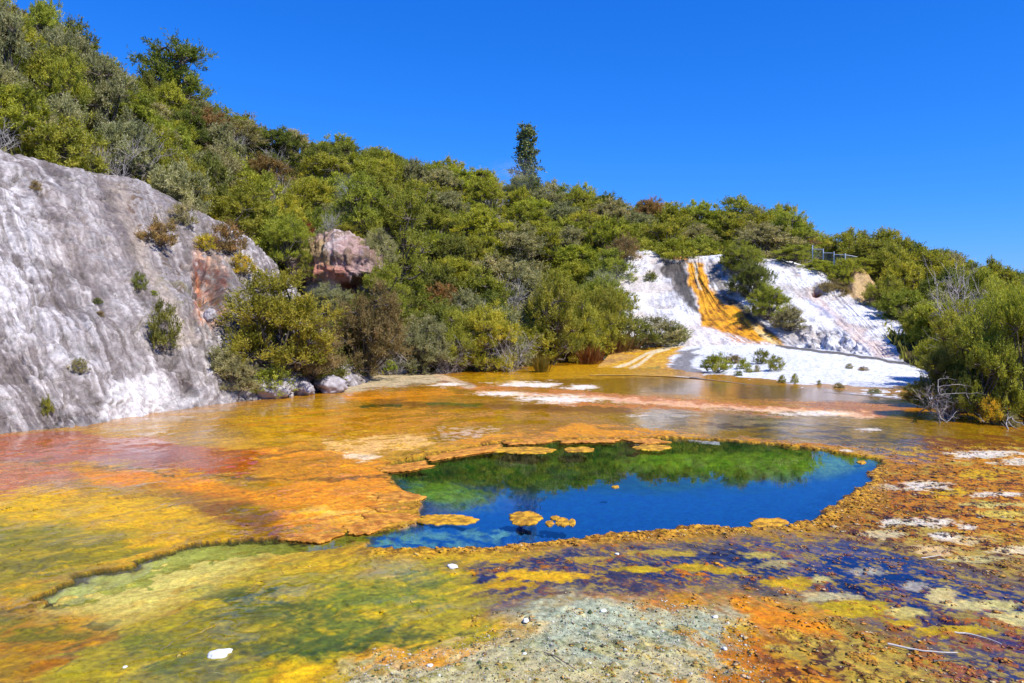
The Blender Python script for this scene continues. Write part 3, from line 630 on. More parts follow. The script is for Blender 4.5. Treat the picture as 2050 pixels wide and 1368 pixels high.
# white slide
SL = [[(1150,760,45),(1160,700,48),(1165,640,53),(1180,570,60),(1200,520,64),(1205,520,70)],
      [(1290,715,50),(1285,690,51),(1250,630,54),(1240,585,57),(1268,505,62),(1272,503,68)],
      [(1400,712,49),(1395,690,50),(1350,635,53.5),(1330,580,57),(1330,512,61),(1332,511,67)],
      [(1500,716,48),(1490,690,49),(1415,635,53),(1393,575,56.5),(1375,515,60.5),(1375,514,66)],
      [(1570,718,47),(1562,693,48),(1480,640,52),(1420,570,56),(1405,515,60),(1402,514,66)],
      [(1650,726,45.5),(1640,702,46.5),(1570,640,51),(1495,575,55.5),(1460,515,59),(1458,513,65)],
      [(1740,740,43),(1730,713,44.3),(1660,645,49.5),(1590,580,54.5),(1540,522,58.5),(1536,519,64)],
      [(1810,750,41),(1800,724,42.3),(1730,655,48),(1675,600,52.5),(1630,540,57),(1626,536,63)],
      [(1880,765,38.5),(1862,738,40),(1790,680,45.5),(1730,625,50.5),(1690,580,55.5),(1686,574,61)],
      [(1960,790,35),(1940,770,36),(1870,715,42),(1800,650,48),(1760,610,53),(1758,606,58)]]
NU, NV = 380, 200
G = loft(SL, NU, NV); n = normals(G); n *= -np.sign(n[..., 1].mean())
U = np.linspace(0, 1, NU)[:, None] * np.ones((1, NV)); Vv = np.ones((NU, 1)) * np.linspace(0, 1, NV)[None, :]
ub = U * 26
flow = fbm(ub * 1.6 + 0.6 * fbm(ub * 0.4, Vv * 3, 2, 90), Vv * 2.2, 4, 91); fine = 0.7 * fbm(ub * 3.6 + 0.6 * fbm(ub, Vv * 8, 2, 89), Vv * 20, 4, 92, 0.6) + 0.3 * fbm(ub * 5, Vv * 6, 3, 88)
lump = fbm3(G, 0.5, 4, 93); knob = fbm3(G, 2.0, 4, 94)
fade = sstep(0, 0.12, Vv) * sstep(1, 0.86, Vv)
G = G + n * ((0.18 * lump + 0.06 * flow + 0.04 * fine + 0.07 * knob) * fade)[..., None]
px, py = proj(G)
c = np.ones(G.shape) * lin((232, 230, 230))
c = blend2(c, 0.45 * sstep(0.1, 0.6, flow + 0.6 * fine + 0.4 * knob), (206, 202, 200))
c = blend2(c, 0.6 * sstep(0.25, 0.6, -lump - 0.5 * knob), (176, 166, 160))
c = blend2(c, 0.60 * sstep(0.0, 0.45, fbm3(G, 0.45, 4, 97) + 0.3 * fine), (196, 178, 158))
c = blend2(c, 0.5 * sstep(0.15, 0.5, fbm3(G, 0.9, 4, 98) - 0.2 * fine), (168, 160, 154))
c = blend2(c, 0.5 * pmask(px, py, [(1380,640),(1440,645),(1560,700),(1400,700),(1300,690)], 10, 14, G, 1), (226, 210, 200))
c = blend2(c, 0.95 * pmask(px, py, [(1322,518),(1372,520),(1378,560),(1390,600),(1410,640),(1385,625),(1350,585),(1335,550)], 6, 12, G, 2) * sstep(-0.9, 0.0, fine + 0.6), (66, 60, 54))
c = blend2(c, 0.7 * pmask(px, py, [(1318,540),(1345,545),(1385,625),(1370,620)], 5, 10, G, 14) * sstep(-0.2, 0.2, fine), (140, 130, 120))
c = blend2(c, 0.9 * pmask(px, py, [(1420,520),(1450,540),(1470,590),(1500,630),(1560,690),(1480,640),(1430,600),(1412,560)], 6, 12, G, 3) * sstep(-0.35, 0.1, fine + 0.3 * flow), (120, 112, 102))
c = blend2(c, 0.95 * pmask(px, py, [(1440,588),(1470,600),(1530,650),(1575,692),(1545,688),(1480,640)], 4, 6, G, 4), (78, 70, 58))
GOLDP = [(1378,520),(1405,522),(1415,545),(1416,578),(1448,600),(1490,628),(1536,665),(1572,690),(1520,688),(1450,668),(1402,648),(1400,620),(1393,590),(1378,572)]
gmask = pmask(px, py, GOLDP, 4, 7, G, 5)
gk = sstep(-0.40, 0.15, 0.45 * fine + 0.25 * flow + 0.7 * knob); gold = lin((160, 104, 12)) * (1 - gk)[..., None] + lin((234, 164, 18)) * gk[..., None]
c = blend2(c, gmask, gold)
c = blend2(c, 0.9 * pmask(px, py, [(1388,525),(1395,525),(1396,560),(1402,580),(1396,578)], 3, 4, G, 6), (240, 226, 190))
c = blend2(c, 0.85 * pmask(px, py, [(1500,650),(1525,660),(1560,688),(1535,686)], 4, 6, G, 7), (240, 214, 150))
c = blend2(c, 0.85 * pmask(px, py, [(1415,648),(1480,668),(1540,690),(1470,690)], 4, 10, G, 15) * sstep(-0.15, 0.2, fine), (196, 122, 30))
c = blend2(c, 0.9 * pmask(px, py, [(1340,512),(1372,513),(1374,520),(1345,518)], 3, 4, G, 8), (190, 128, 26))
c = blend2(c, 0.8 * pmask(px, py, [(1600,590),(1640,600),(1700,650),(1830,718),(1760,712),(1680,650)], 8, 12, G, 9), (214, 188, 172))
c = blend2(c, 0.7 * pmask(px, py, [(1604,592),(1640,610),(1680,640),(1660,636)], 4, 6, G, 10), (158, 162, 190))
c = blend2(c, 0.8 * pmask(px, py, [(1545,530),(1640,545),(1645,600),(1600,590),(1560,560)], 8, 14, G, 11) * sstep(0.0, 0.35, flow + 0.5 * knob), (170, 152, 142))
c = blend2(c, 0.95 * pmask(px, py, [(1628,578),(1640,578),(1642,590),(1628,590)], 3, 3, G, 12), (140, 62, 44))
rub = pmask(px, py, [(1580,650),(1640,655),(1720,680),(1735,712),(1620,700)], 8, 10, G, 13)
c = blend2(c, 0.75 * rub * sstep(0.0, 0.25, fbm3(G, 3.5, 3, 99)), (120, 110, 104))
hol = np.exp(-(((px - 1634) / 8) ** 2 + ((py - 584) / 7) ** 2))
G = G - n * (0.8 * hol)[..., None] + n * (rub * 0.35 * fbm3(G, 2.6, 3, 99))[..., None]
c *= (1 + 0.07 * fine + 0.06 * knob)[..., None]
obj('white_slide', mesh_from('white_slide', G, grid_faces(NU, NV), None, M_cliff, np.clip(c, 0.01, 0.9), {'wet': 0.1 + 0.5 * gmask}), kind='structure', label='white silica slope with a golden algae stream')
SLIDE = G

# white apron in front of it
AP = [[(1180,752,36.0),(1190,742,40),(1215,715,46),(1230,700,50),(1240,694,54)],
      [(1280,752,36.0),(1285,743,39.5),(1300,715,45.5),(1320,698,49.5),(1330,688,53)],
      [(1370,756,35.0),(1375,747,38),(1385,720,44),(1400,697,48.5),(1410,685,52)],
      [(1450,764,33.2),(1455,756,35.6),(1460,728,41.5),(1475,697,47.5),(1490,685,50.5)],
      [(1560,778,30.4),(1560,769,32.4),(1560,740,38),(1562,700,46),(1565,688,49.5)],
      [(1700,790,28.2),(1700,780,30.2),(1695,750,35.5),(1690,714,43),(1690,700,47)],
      [(1830,803,26.2),(1830,793,27.8),(1825,765,33),(1820,733,39.8),(1820,720,43)],
      [(1960,820,24),(1960,808,25.8),(1950,785,30),(1940,770,34.5),(1940,758,38)],
      [(2120,840,22),(2120,830,23),(2110,810,26),(2100,800,29),(2100,790,32)]]
NU, NV = 420, 160
G = loft(AP, NU, NV); n = normals(G); n *= np.sign(n[..., 2].mean())
Vv = np.ones((NU, 1)) * np.linspace(0, 1, NV)[None, :]
fade = sstep(0, 0.25, Vv)
a1 = fbm(G[..., 0] * 0.6, G[..., 1] * 0.6, 4, 110); a2 = fbm(G[..., 0] * 3, G[..., 1] * 3, 4, 111)
G = G + n * ((0.05 * a1 + 0.03 * a2) * fade)[..., None]
px, py = proj(G)
P3 = G
c = np.ones(G.shape) * lin((230, 231, 233))
c = blend2(c, 0.4 * sstep(0.0, 0.5, a1 + 0.5 * a2), (204, 202, 198))
c = blend2(c, 0.35 * pmask(px, py, [(1440,705),(1640,715),(1560,735),(1440,725)], 10, 14, P3, 2) * sstep(-0.2, 0.3, a2), (196, 208, 226))
wob = 3 * fbm(px * 0.02, px * 0.0 + 3, 3, 115)
crk = line_d(px, py + wob, [(1555,691),(1640,704),(1730,714),(1830,732),(1960,775)])
c = blend2(c, 0.9 * sstep(4.2, 1.6, crk + 1.2 * a2), (72, 64, 56))
c = blend2(c, 0.8 * pmask(px, py, [(1370,700),(1400,692),(1390,720),(1400,745),(1440,760),(1380,757),(1345,735),(1350,712)], 6, 12, P3, 3) * sstep(-0.7, 0.0, a2 + 0.3), (92, 84, 80))
c = blend2(c, 0.95 * pmask(px, py, [(1100,690),(1300,690),(1370,688),(1345,712),(1340,735),(1370,757),(1300,770),(1100,770)], 8, 16, P3, 4), lin((170, 120, 40)) * (1 - sstep(-0.3, 0.3, a1 + a2))[..., None] + lin((200, 148, 40)) * sstep(-0.3, 0.3, a1 + a2)[..., None])
gs = pmask(px, py, [(1180,745),(1250,715),(1310,694),(1375,691),(1345,706),(1330,735),(1345,752),(1260,756)], 4, 10, P3, 5)
c = blend2(c, gs * 0.95, lin((206, 148, 22)) * (1 - sstep(-0.2, 0.3, a2))[..., None] + lin((228, 176, 40)) * sstep(-0.2, 0.3, a2)[..., None])
for pts in ([(1215,742),(1260,728),(1295,708),(1340,695),(1370,692)], [(1245,745),(1280,730),(1310,706),(1340,698)]):
    c = blend2(c, 0.9 * sstep(3.6, 1.8, line_d(px, py, pts) + 0.8 * a2), (236, 214, 168))
c = blend2(c, 0.7 * sstep(4, 1.5, line_d(px, py, [(1205,748),(1270,742),(1320,736)]) + a2 * 1.5), (130, 120, 20))
c = blend2(c, 0.8 * sstep(0.16, 0.05, Vv + 0.05 * a2) * (px > 1380), (112, 92, 78))
c *= (1 + 0.05 * a2)[..., None]
obj('white_apron', mesh_from('white_apron', G, grid_faces(NU, NV), None, M_cliff, np.clip(c, 0.01, 0.9), {'wet': np.clip(0.1 + 0.6 * gs, 0, 1)}), kind='structure', label='white sinter apron below the slide with a dark crack along its top')
APRON = G

# ------------------------------------------------------------------ the hill
HILL = [(-700, [(60,24),(-60,32),(-150,40),(-180,50)]),
        (-300, [(215,28),(100,35),(-10,43),(-40,52)]),
        (0,    [(312,31.5),(225,37),(150,43),(112,50)]),
        (130,  [(348,34),(265,41),(195,48),(165,55)]),
        (260,  [(380,36.5),(310,43),(245,50),(215,58)]),
        (400,  [(440,39.5),(370,47),(300,55),(268,64)]),
        (500,  [(505,41),(425,50),(335,60),(300,69)]),
        (600,  [(570,43),(470,52),(380,64),(335,75)]),
        (700,  [(752,36.5),(620,43.5),(470,56),(362,80)]),
        (860,  [(747,38.5),(620,48),(490,63),(392,86)]),
        (1000, [(742,40),(610,53),(490,70),(408,92)]),
        (1100, [(728,44.5),(610,57),(510,72),(430,94)]),
        (1200, [(712,48.5),(610,59),(515,71),(455,88)]),
        (1280, [(600,60),(545,64),(505,71),(478,80)]),
        (1400, [(530,63),(512,67),(494,72),(474,78)]),
        (1550, [(535,61),(522,65),(506,70),(490,76)]),
        (1650, [(560,58),(548,62),(538,67),(532,74)]),
        (1740, [(640,52),(600,58),(568,64),(552,72)]),
        (1850, [(745,38.5),(660,48),(600,58),(572,68)]),
        (1950, [(790,29.5),(700,40),(625,53),(590,64)]),
        (2050, [(812,26),(720,36),(650,49),(622,60)]),
        (2300, [(850,22),(750,32),(670,45),(640,56)]),
        (2800, [(900,18),(780,28),(680,40),(600,52)])]
S = []
for px_, pr in HILL:
    pts = [at(px_, py_, d_) for py_, d_ in pr]
    end = pts[-1].copy(); dirv = end[:2] / np.linalg.norm(end[:2])
    e2 = end.copy(); e2[:2] += dirv * 14; e2[2] -= 1.0
    e3 = end.copy(); e3[:2] += dirv * 45; e3[2] -= 9
    f0 = pts[0].copy(); f0[2] -= 1.2; f0[:2] -= f0[:2] / np.linalg.norm(f0[:2]) * 0.6
    S.append(catmull(np.array([f0] + pts + [e2, e3]), 90))
pk = np.array([h[0] for h in HILL], float)
S = np.array(S); xs = np.arange(-700, 2801, 10.0)
HG = np.zeros((len(xs), 90, 3))
for j in range(90):
    for k in range(3):
        HG[:, j, k] = np.interp(xs, pk, S[:, j, k])
HG[..., 2] += 0.25 * fbm(HG[..., 0] * 0.3, HG[..., 1] * 0.3, 4, 120)
c = np.ones(HG.shape) * lin((88, 76, 46))
hn = fbm(HG[..., 0] * 0.5, HG[..., 1] * 0.5, 4, 121)
c = blend2(c, sstep(-0.2, 0.3, hn), (84, 88, 34))
pxh, pyh = proj(HG)
c = blend2(c, 0.9 * sstep(760, 735, np.abs(pyh - 0) * 0 + pyh * 0 + 745) * 0, (88, 76, 46))
footm = (np.linspace(0, 1, 90)[None, :] < 0.24) * (pxh > 660) * (pxh < 1300)
c = blend2(c, 0.8 * footm * sstep(-0.3, 0.2, hn + 0.2), (150, 136, 124))
obj('hill', mesh_from('hill', HG, grid_faces(len(xs), 90), None, M_soil, np.clip(c, 0.01, 0.9), {'wet': np.zeros(pxh.shape)}), kind='structure', label='steep scrub covered hillside')
# far ridge on the horizon
xr = np.linspace(150, 700, 60); yr = np.linspace(380, 640, 14)
RX, RY = np.meshgrid(xr, yr, indexing='ij')
RZ = 26 * np.exp(-((RY - 480) / 70) ** 2) * (0.8 + 0.35 * fbm(RX * 0.02, RY * 0.02, 4, 130)) - 0.3
c = np.ones(RX.shape + (3,)) * lin((104, 112, 92))
obj('far_ridge', mesh_from('far_ridge', np.stack([RX, RY, RZ], -1), grid_faces(60, 14), None, M_soil, c, {'wet': np.zeros(RX.shape)}), kind='structure', label='far ridge just above the trees at the right edge')

# ------------------------------------------------------------------ plants
def unit(a): return a / (np.linalg.norm(a, axis=-1, keepdims=True) + 1e-9)
def tubes(paths):
    """paths: list of (points(k,3), radii(k), sides)"""
    VV, Q, off = [], [], 0
    for P, R, s in paths:
        P = np.asarray(P, float); k = len(P)
        T = unit(np.gradient(P, axis=0)); ref = np.where(np.abs(T[:, 2:3]) > 0.9, np.array([[1.0, 0, 0]]), np.array([[0, 0, 1.0]]))
        A = unit(np.cross(T, ref)); B = np.cross(T, A)
        an = np.arange(s) * 2 * math.pi / s
        ring = P[:, None] + (A[:, None] * np.cos(an)[None, :, None] + B[:, None] * np.sin(an)[None, :, None]) * np.asarray(R)[:, None, None]
        VV.append(ring.reshape(-1, 3))
        i = np.arange(k - 1)[:, None] * s; j = np.arange(s)[None]; j2 = (j + 1) % s
        Q.append((np.stack([i + j, i + j2, i + s + j2, i + s + j], -1).reshape(-1, 4)) + off)
        off += k * s
    return np.concatenate(VV), np.concatenate(Q)
def bent(a, b, k, rng, wob=0.08):
    t = np.linspace(0, 1, k)[:, None]; L_ = np.linalg.norm(b - a)
    P = a + (b - a) * t; P[1:-1] += rng.normal(0, wob * L_, (k - 2, 3)); return P

def blades(pos, dirs, nrm, L_, w, tint):
    side = unit(np.cross(dirs, nrm)) * (w * 0.5)[:, None]
    mid = pos + dirs * (L_ * 0.45)[:, None]
    v = np.stack([pos, mid + side, pos + dirs * L_[:, None], mid - side], 1).reshape(-1, 3)
    f = np.arange(len(pos) * 4).reshape(-1, 4)
    return v, f, np.repeat(tint, 4)

def plant_meshes(name, seed, W, H, base=0.25, lobes=8, clumps=8, twigs=9, bl=9, L_=0.19, w=0.045, tl=0.36, style='bush', leaf=None, skirt=6):
    """a crown of feathery sprays on a branching trunk; unit: metres"""
    rng = np.random.default_rng(seed)
    lc, lr = [], []
    for i in range(lobes):
        an = i * 2.4 + rng.uniform(-0.5, 0.5); r = W * 0.5 * math.sqrt((i + 0.4) / lobes) * 0.74
        q = r / (W * 0.5)
        if style == 'column':
            zc = H * (base + (1 - base) * (i + 0.5) / lobes); r = W * 0.5 * 0.40 * (1.0 - 0.75 * (i / lobes)) * rng.uniform(0.4, 1)
            R = W * 0.27 * (1.2 - 0.75 * i / lobes)
        elif style == 'pine':
            zc = H * (base + (1 - base) * rng.uniform(0.15, 0.95)); R = W * rng.uniform(0.13, 0.2)
            r = W * 0.5 * rng.uniform(0.2, 0.8) * (1 - 0.35 * (zc / H))
        else:
            zc = H * (base + (1 - base) * (0.84 - 0.74 * q * q) * rng.uniform(0.60, 1.16)); R = min(W, H * 1.2) * rng.uniform(0.13, 0.26)
        lc.append((r * math.cos(an), r * math.sin(an), min(zc, H - R * 0.7))); lr.append(R)
    if style == 'bush':                                   # a skirt of foliage down to the ground
        for i in range(skirt):
            an = i * 6.283 / skirt + rng.uniform(-0.4, 0.4); R = W * rng.uniform(0.15, 0.21)
            lc.append((W * 0.35 * math.cos(an), W * 0.35 * math.sin(an), H * rng.uniform(0.08, 0.26))); lr.append(R)
        lobes += skirt
    lc = np.array(lc); lr = np.array(lr)
    # clumps over each lobe's outer shell
    n = lobes * clumps
    li = np.repeat(np.arange(lobes), clumps)
    d = rng.normal(0, 1, (n, 3)); d[:, 2] = np.abs(d[:, 2]) * 1.1 - 0.35
    if style == 'column': d[:, 2] = rng.normal(0, 0.7, n)
    d = unit(d)
    cp = lc[li] + d * (lr[li] * rng.uniform(0.45, 1.05, n))[:, None] * np.array([1.1, 1.1, 0.8])
    cp[:, 2] = np.maximum(cp[:, 2], H * 0.06)
    ct = np.clip(rng.normal(0.5, 0.22, n), 0, 1)
    # twigs
    m = n * twigs; ci = np.repeat(np.arange(n), twigs)
    td = unit(d[ci] * 0.65 + np.array([0, 0, 0.75]) + rng.normal(0, 0.42, (m, 3)))
    tlen = tl * rng.uniform(0.5, 1.2, m) * np.where(rng.uniform(0, 1, m) < 0.12, 1.6, 1.0); tp = cp[ci] + rng.normal(0, 0.055 * W / 3, (m, 3))
    # blades
    b = m * bl; bi = np.repeat(np.arange(m), bl); tt = rng.uniform(0.05, 1.0, b)
    bp_ = tp[bi] + td[bi] * (tlen[bi] * tt)[:, None]
    bd = unit(td[bi] * 0.8 + rng.normal(0, 0.6, (b, 3)))
    bn = unit(d[ci][bi] * 0.9 + np.array([0, 0, 0.5]) + rng.normal(0, 0.55, (b, 3)))
    v, f, t_ = blades(bp_, bd, bn, L_ * rng.uniform(0.6, 1.2, b), w * rng.uniform(0.7, 1.3, b), np.clip(ct[ci][bi] + rng.normal(0, 0.13, b), 0, 1))
    cm = mesh_from(name + '_crown', v, f, None, leaf or M_leaf, None, {'tint': t_}, smooth=False)
    # wood
    paths = []; r0 = 0.028 * H + 0.01
    fork = np.array([rng.normal(0, 0.05 * W), rng.normal(0, 0.05 * W), H * base * rng.uniform(0.5, 0.9)])
    paths.append((bent(np.array([0, 0, -0.35]), fork, 4, rng, 0.05), np.array([1.25, 1.0, 0.9, 0.8]) * r0, 6))
    if style in ('column', 'pine'):
        paths.append((bent(fork, np.array([0, 0, H * 0.93]), 6, rng, 0.012), np.linspace(0.8, 0.12, 6) * r0, 5))
    for i in range(lobes):
        s0 = fork if style == 'bush' else np.array([0, 0, max(H * base * 0.8, lc[i][2] - 0.35 * np.hypot(*lc[i][:2]) - 0.1)])
        paths.append((bent(s0, lc[i], 5, rng, 0.07), np.linspace(0.6, 0.22, 5) * r0, 5))
    for j in range(n):
        paths.append((bent(lc[li[j]], cp[j] + d[j] * tl * 0.4, 4, rng, 0.06), np.linspace(0.2, 0.05, 4) * r0, 3))
    tv, tq = tubes(paths)
    tm = mesh_from(name + '_trunk', tv, tq, None, M_bark)
    return tm, cm
def twig_meshes(name, seed, W, H, n1=10, n2=9, n3=5, th=0.012):
    """a dead, leafless shrub: limbs and a haze of fine twigs"""
    rng = np.random.default_rng(seed); limbs, fine_ = [], []
    for i in range(n1):
        an = i * 2.4; e = np.array([W * 0.5 * rng.uniform(0.3, 1) * math.cos(an), W * 0.5 * rng.uniform(0.3, 1) * math.sin(an), H * rng.uniform(0.5, 0.95)])
        P = bent(np.array([0, 0, -0.2]), e, 6, rng, 0.06); limbs.append((P, np.linspace(2.4, 0.7, 6) * th, 5))
        for j in range(n2):
            k = rng.integers(1, 6); q = P[k] + unit(e + rng.normal(0, 1.0, 3) * np.linalg.norm(e) * 0.6) * H * rng.uniform(0.2, 0.42)
            Q = bent(P[k], q, 4, rng, 0.07); fine_.append((Q, np.linspace(0.8, 0.3, 4) * th, 3))
            for l in range(n3):
                kk = rng.integers(1, 4); r_ = Q[kk] + unit(q - P[k] + rng.normal(0, 0.6, 3) * np.linalg.norm(q - P[k])) * H * rng.uniform(0.08, 0.2)
                fine_.append((bent(Q[kk], r_, 3, rng, 0.05), np.array([0.4, 0.3, 0.15]) * th, 3))
    v, q = tubes(limbs); tm = mesh_from(name + '_trunk', v, q, None, M_greywood)
    v, q = tubes(fine_); cm = mesh_from(name + '_twigs', v, q, None, M_twig, None, {'tint': np.full(len(v), 0.5) + np.random.default_rng(seed).uniform(-0.3, 0.3, len(v))})
    return tm, cm
def reed_mesh(name, seed, W, H, n=260):
    rng = np.random.default_rng(seed)
    pos = np.stack([rng.normal(0, W * 0.2, n), rng.normal(0, W * 0.2, n), np.full(n, -0.03)], -1)
    d = unit(np.stack([pos[:, 0] / W * 0.9 + rng.normal(0, 0.10, n), pos[:, 1] / W * 0.9 + rng.normal(0, 0.10, n), np.ones(n)], -1))
    nm = unit(np.stack([rng.normal(0, 1, n), rng.normal(0, 1, n), np.full(n, 0.2)], -1))
    v, f, t_ = blades(pos, d, nm, H * rng.uniform(0.55, 1.05, n), np.full(n, 0.028), rng.uniform(0.15, 0.85, n))
    return mesh_from(name, v, f, None, M_leaf, None, {'tint': t_}, smooth=False)

# shared meshes of each kind, unit sizes given here and scaled when planted
BUSH = [(plant_meshes('manuka%d' % i, 100 + i, 3.0, 2.6, base=0.03, lobes=13, clumps=10, twigs=9, bl=10, L_=0.17, w=0.042), 3.0, 2.6) for i in range(7)]
TREE = [(plant_meshes('kanuka%d' % i, 200 + i, 3.6, 4.4, base=0.10, lobes=16, clumps=10, twigs=9, bl=10, L_=0.19, w=0.046, tl=0.42), 3.6, 4.4) for i in range(6)]
FINE = [(plant_meshes('near_bush%d' % i, 300 + i, 3.2, 3.2, base=0.04, lobes=17, clumps=12, twigs=12, bl=12, L_=0.115, w=0.026, tl=0.34), 3.2, 3.2) for i in range(4)]
SMALL = [(plant_meshes('low_shrub%d' % i, 400 + i, 1.2, 1.0, base=0.0, lobes=7, clumps=7, twigs=7, bl=8, L_=0.10, w=0.022, tl=0.24), 1.2, 1.0) for i in range(4)]
DEAD = [(twig_meshes('dead%d' % i, 500 + i, 2.4, 1.9), 2.4, 1.9) for i in range(4)]
PINE = [(plant_meshes('ridge_pine', 610, 4.4, 5.6, base=0.10, lobes=26, clumps=8, twigs=9, bl=10, L_=0.20, w=0.045, tl=0.42, style='pine'), 4.4, 5.6)]
M_broad = leaf_mat('broad_leaf', 0.2)
COLUMN = [(plant_meshes('column_tree', 620, 3.4, 7.5, base=0.12, lobes=18, clumps=13, twigs=5, bl=5, L_=0.24, w=0.14, tl=0.5, style='column', leaf=M_broad), 3.4, 7.5)]
REED = [reed_mesh('reed%d' % i, 700 + i, 0.9, 1.1) for i in range(3)]

C_OL = (0.340, 0.345, 0.042); C_YG = (0.410, 0.400, 0.040); C_DK = (0.190, 0.205, 0.036); C_GY = (0.360, 0.335, 0.150)
C_RU = (0.350, 0.215, 0.070); C_BR = (0.310, 0.225, 0.090); C_LG = (0.330, 0.390, 0.040); C_GREY = (0.40, 0.36, 0.32); C_YE = (0.54, 0.41, 0.03)
PR = random.Random(5)
def plant(name, kind, P, w, h, colr, label, cat, group=None, rot=None, lean=(0, 0), var=None):
    (tm, cm), W0, H0 = kind[PR.randrange(len(kind)) if var is None else var]
    r = bpy.data.objects.new(name, None); COL.objects.link(r)
    r.location = tuple(P); r.rotation_euler = (lean[0], lean[1], PR.uniform(0, 6.28) if rot is None else rot)
    r.scale = (w / W0, w / W0, h / H0); r.empty_display_size = 0.3
    r['label'] = label; r['category'] = cat
    if group: r['group'] = group
    t_ = obj('trunk', tm, r); c_ = obj('twigs' if kind is DEAD else 'crown', cm, r)
    k = PR.uniform(0.85, 1.18)
    c_.color = (colr[0] * k * PR.uniform(0.92, 1.08), colr[1] * k, colr[2] * k, 1)
    return r
def reed(P, w, h, colr, label):
    r = obj('reed_clump', REED[PR.randrange(3)], None, label, 'reeds', loc=tuple(P))
    r.scale = (w / 0.9, w / 0.9, h / 1.1); r.color = tuple(colr) + (1,); r.rotation_euler.z = PR.uniform(0, 6.28)
    return r
def on(grid, px_, py_):
    gx, gy = proj(grid); i = np.argmin((gx - px_) ** 2 + (gy - py_) ** 2)
    return grid.reshape(-1, 3)[i].copy()

# --- the scrub on the hill, one object per bush
hp = HG.reshape(-1, 3)
rng = np.random.default_rng(77)
A = HG[:-1, 8:-16]; 
cell = np.linalg.norm(np.cross(HG[1:, 8:-16][:, :-1] - A[:, :-1], A[:, 1:] - A[:, :-1]), axis=-1)
prob = (cell / cell.sum()).ravel(); NC = cell.shape[1]
cand = rng.choice(len(prob), 9000, p=prob)
placed = []; hillp = []
for q in cand:
    i, j = divmod(int(q), NC); P = A[i, j] + (HG[i + 1, 8 + j] - A[i, j]) * rng.uniform() + (A[i, j + 1] - A[i, j]) * rng.uniform()
    px_, py_ = proj(P); D = P[1]
    if px_ < -70 or px_ > 2120 or py_ > 790: continue
    if 590 < px_ < 790 and py_ > 500 and D < 43.5 and not (py_ > 690): continue
    if 1205 < px_ < 1300 and py_ > 560 : continue
    if 1600 < px_ < 1735 and 505 < py_ < 620 and D < 62: continue
    if px_ > 1760 and D < 30: continue
    if 1640 < px_ < 1930 and px_ - np.interp(py_, (520, 560, 640, 735, 800), (1640, 1690, 1775, 1890, 1960)) < 22: continue
    tall = (px_ < 420 and D > 36) or D > 62
    sp = (1.9 if D < 46 else 2.25 if D < 60 else 2.8) * (1.0 if not tall else 1.0)
    if any((P[0] - o[0]) ** 2 + (P[1] - o[1]) ** 2 < (sp * 0.5 + o[3] * 0.5) ** 2 for o in placed): continue
    placed.append((P[0], P[1], P[2], sp)); hillp.append((P, px_, py_, D, sp))
def where(px_, D, py_):
    if px_ < 330: return 'above the grey cliff' if D < 46 else 'on the skyline above the cliff'
    if px_ < 640: return 'between the grey cliff and the ridge' if D < 56 else 'on the ridge right of the lone pine'
    if px_ < 900: return 'on the slope above the pink outcrop' if D > 52 else 'low on the slope beside the pink outcrop'
    if px_ < 1250: return 'on the ridge by the column-shaped tree' if D > 70 else 'in the middle of the big slope' if D > 52 else 'at the slope foot by the orange flat'
    if px_ < 1600: return 'on the skyline above the white slide'
    if px_ < 1800: return 'above and behind the metal fence'
    return 'on the wooded slope at the right edge'
nm_count = {}
for P, px_, py_, D, sp in hillp:
    u = PR.random(); wz = sp * PR.uniform(1.1, 1.6)
    place = where(px_, D, py_)
    grn = 'scrub ' + place
    if u < 0.11:
        plant('dead_shrub', DEAD, P, wz * 0.9, PR.uniform(1.6, 2.3), C_GREY, 'bare grey dead shrub ' + place, 'dead shrub', grn); continue
    if u < 0.135: colr, word = C_RU, 'rusty brown'
    elif u < 0.36: colr, word = C_GY, 'grey-green'
    elif u < 0.58: colr, word = C_YG, 'yellow-green'
    elif u < 0.70: colr, word = C_DK, 'dark green'
    else: colr, word = C_OL, 'olive green'
    big = ((px_ < 230 and D > 36) or D > 60 or (px_ > 1250 and D > 50)) and not (230 < px_ < 520) and px_ < 1900
    if big and PR.random() < 0.62:
        plant('kanuka_tree', TREE, P, wz * 1.05, PR.uniform(3.4, 4.6) * (1.15 if px_ < 300 else 0.95), colr, word + ' tree ' + place, 'tree', 'trees ' + place, lean=(PR.uniform(-.08, .08), PR.uniform(-.08, .08)))
    else:
        plant('manuka_shrub', BUSH, P, wz, PR.uniform(1.9, 2.9), colr, word + ' shrub ' + place, 'shrub', grn, lean=(PR.uniform(-.1, .1), PR.uniform(-.1, .1)))
ORD = ['leftmost', 'second', 'third', 'fourth', 'fifth', 'sixth', 'seventh', 'eighth', 'ninth', 'tenth', 'eleventh', 'twelfth', 'thirteenth', 'fourteenth', 'fifteenth', 'sixteenth', 'seventeenth', 'eighteenth', 'nineteenth', 'twentieth']
same = {}
for o in bpy.data.objects:
    if o.parent is None and o.get('group'): same.setdefault(o['label'], []).append(o)
for lb, os_ in same.items():
    if len(os_) < 2: continue
    os_.sort(key=lambda o: o.location.x / o.location.y)
    for k, o in enumerate(os_):
        o['label'] = lb + (', leftmost' if k == 0 else ', rightmost' if k == len(os_) - 1 else ', %s from left' % ORD[min(k, 19)])
print('HILL PLANTS', len(hillp))

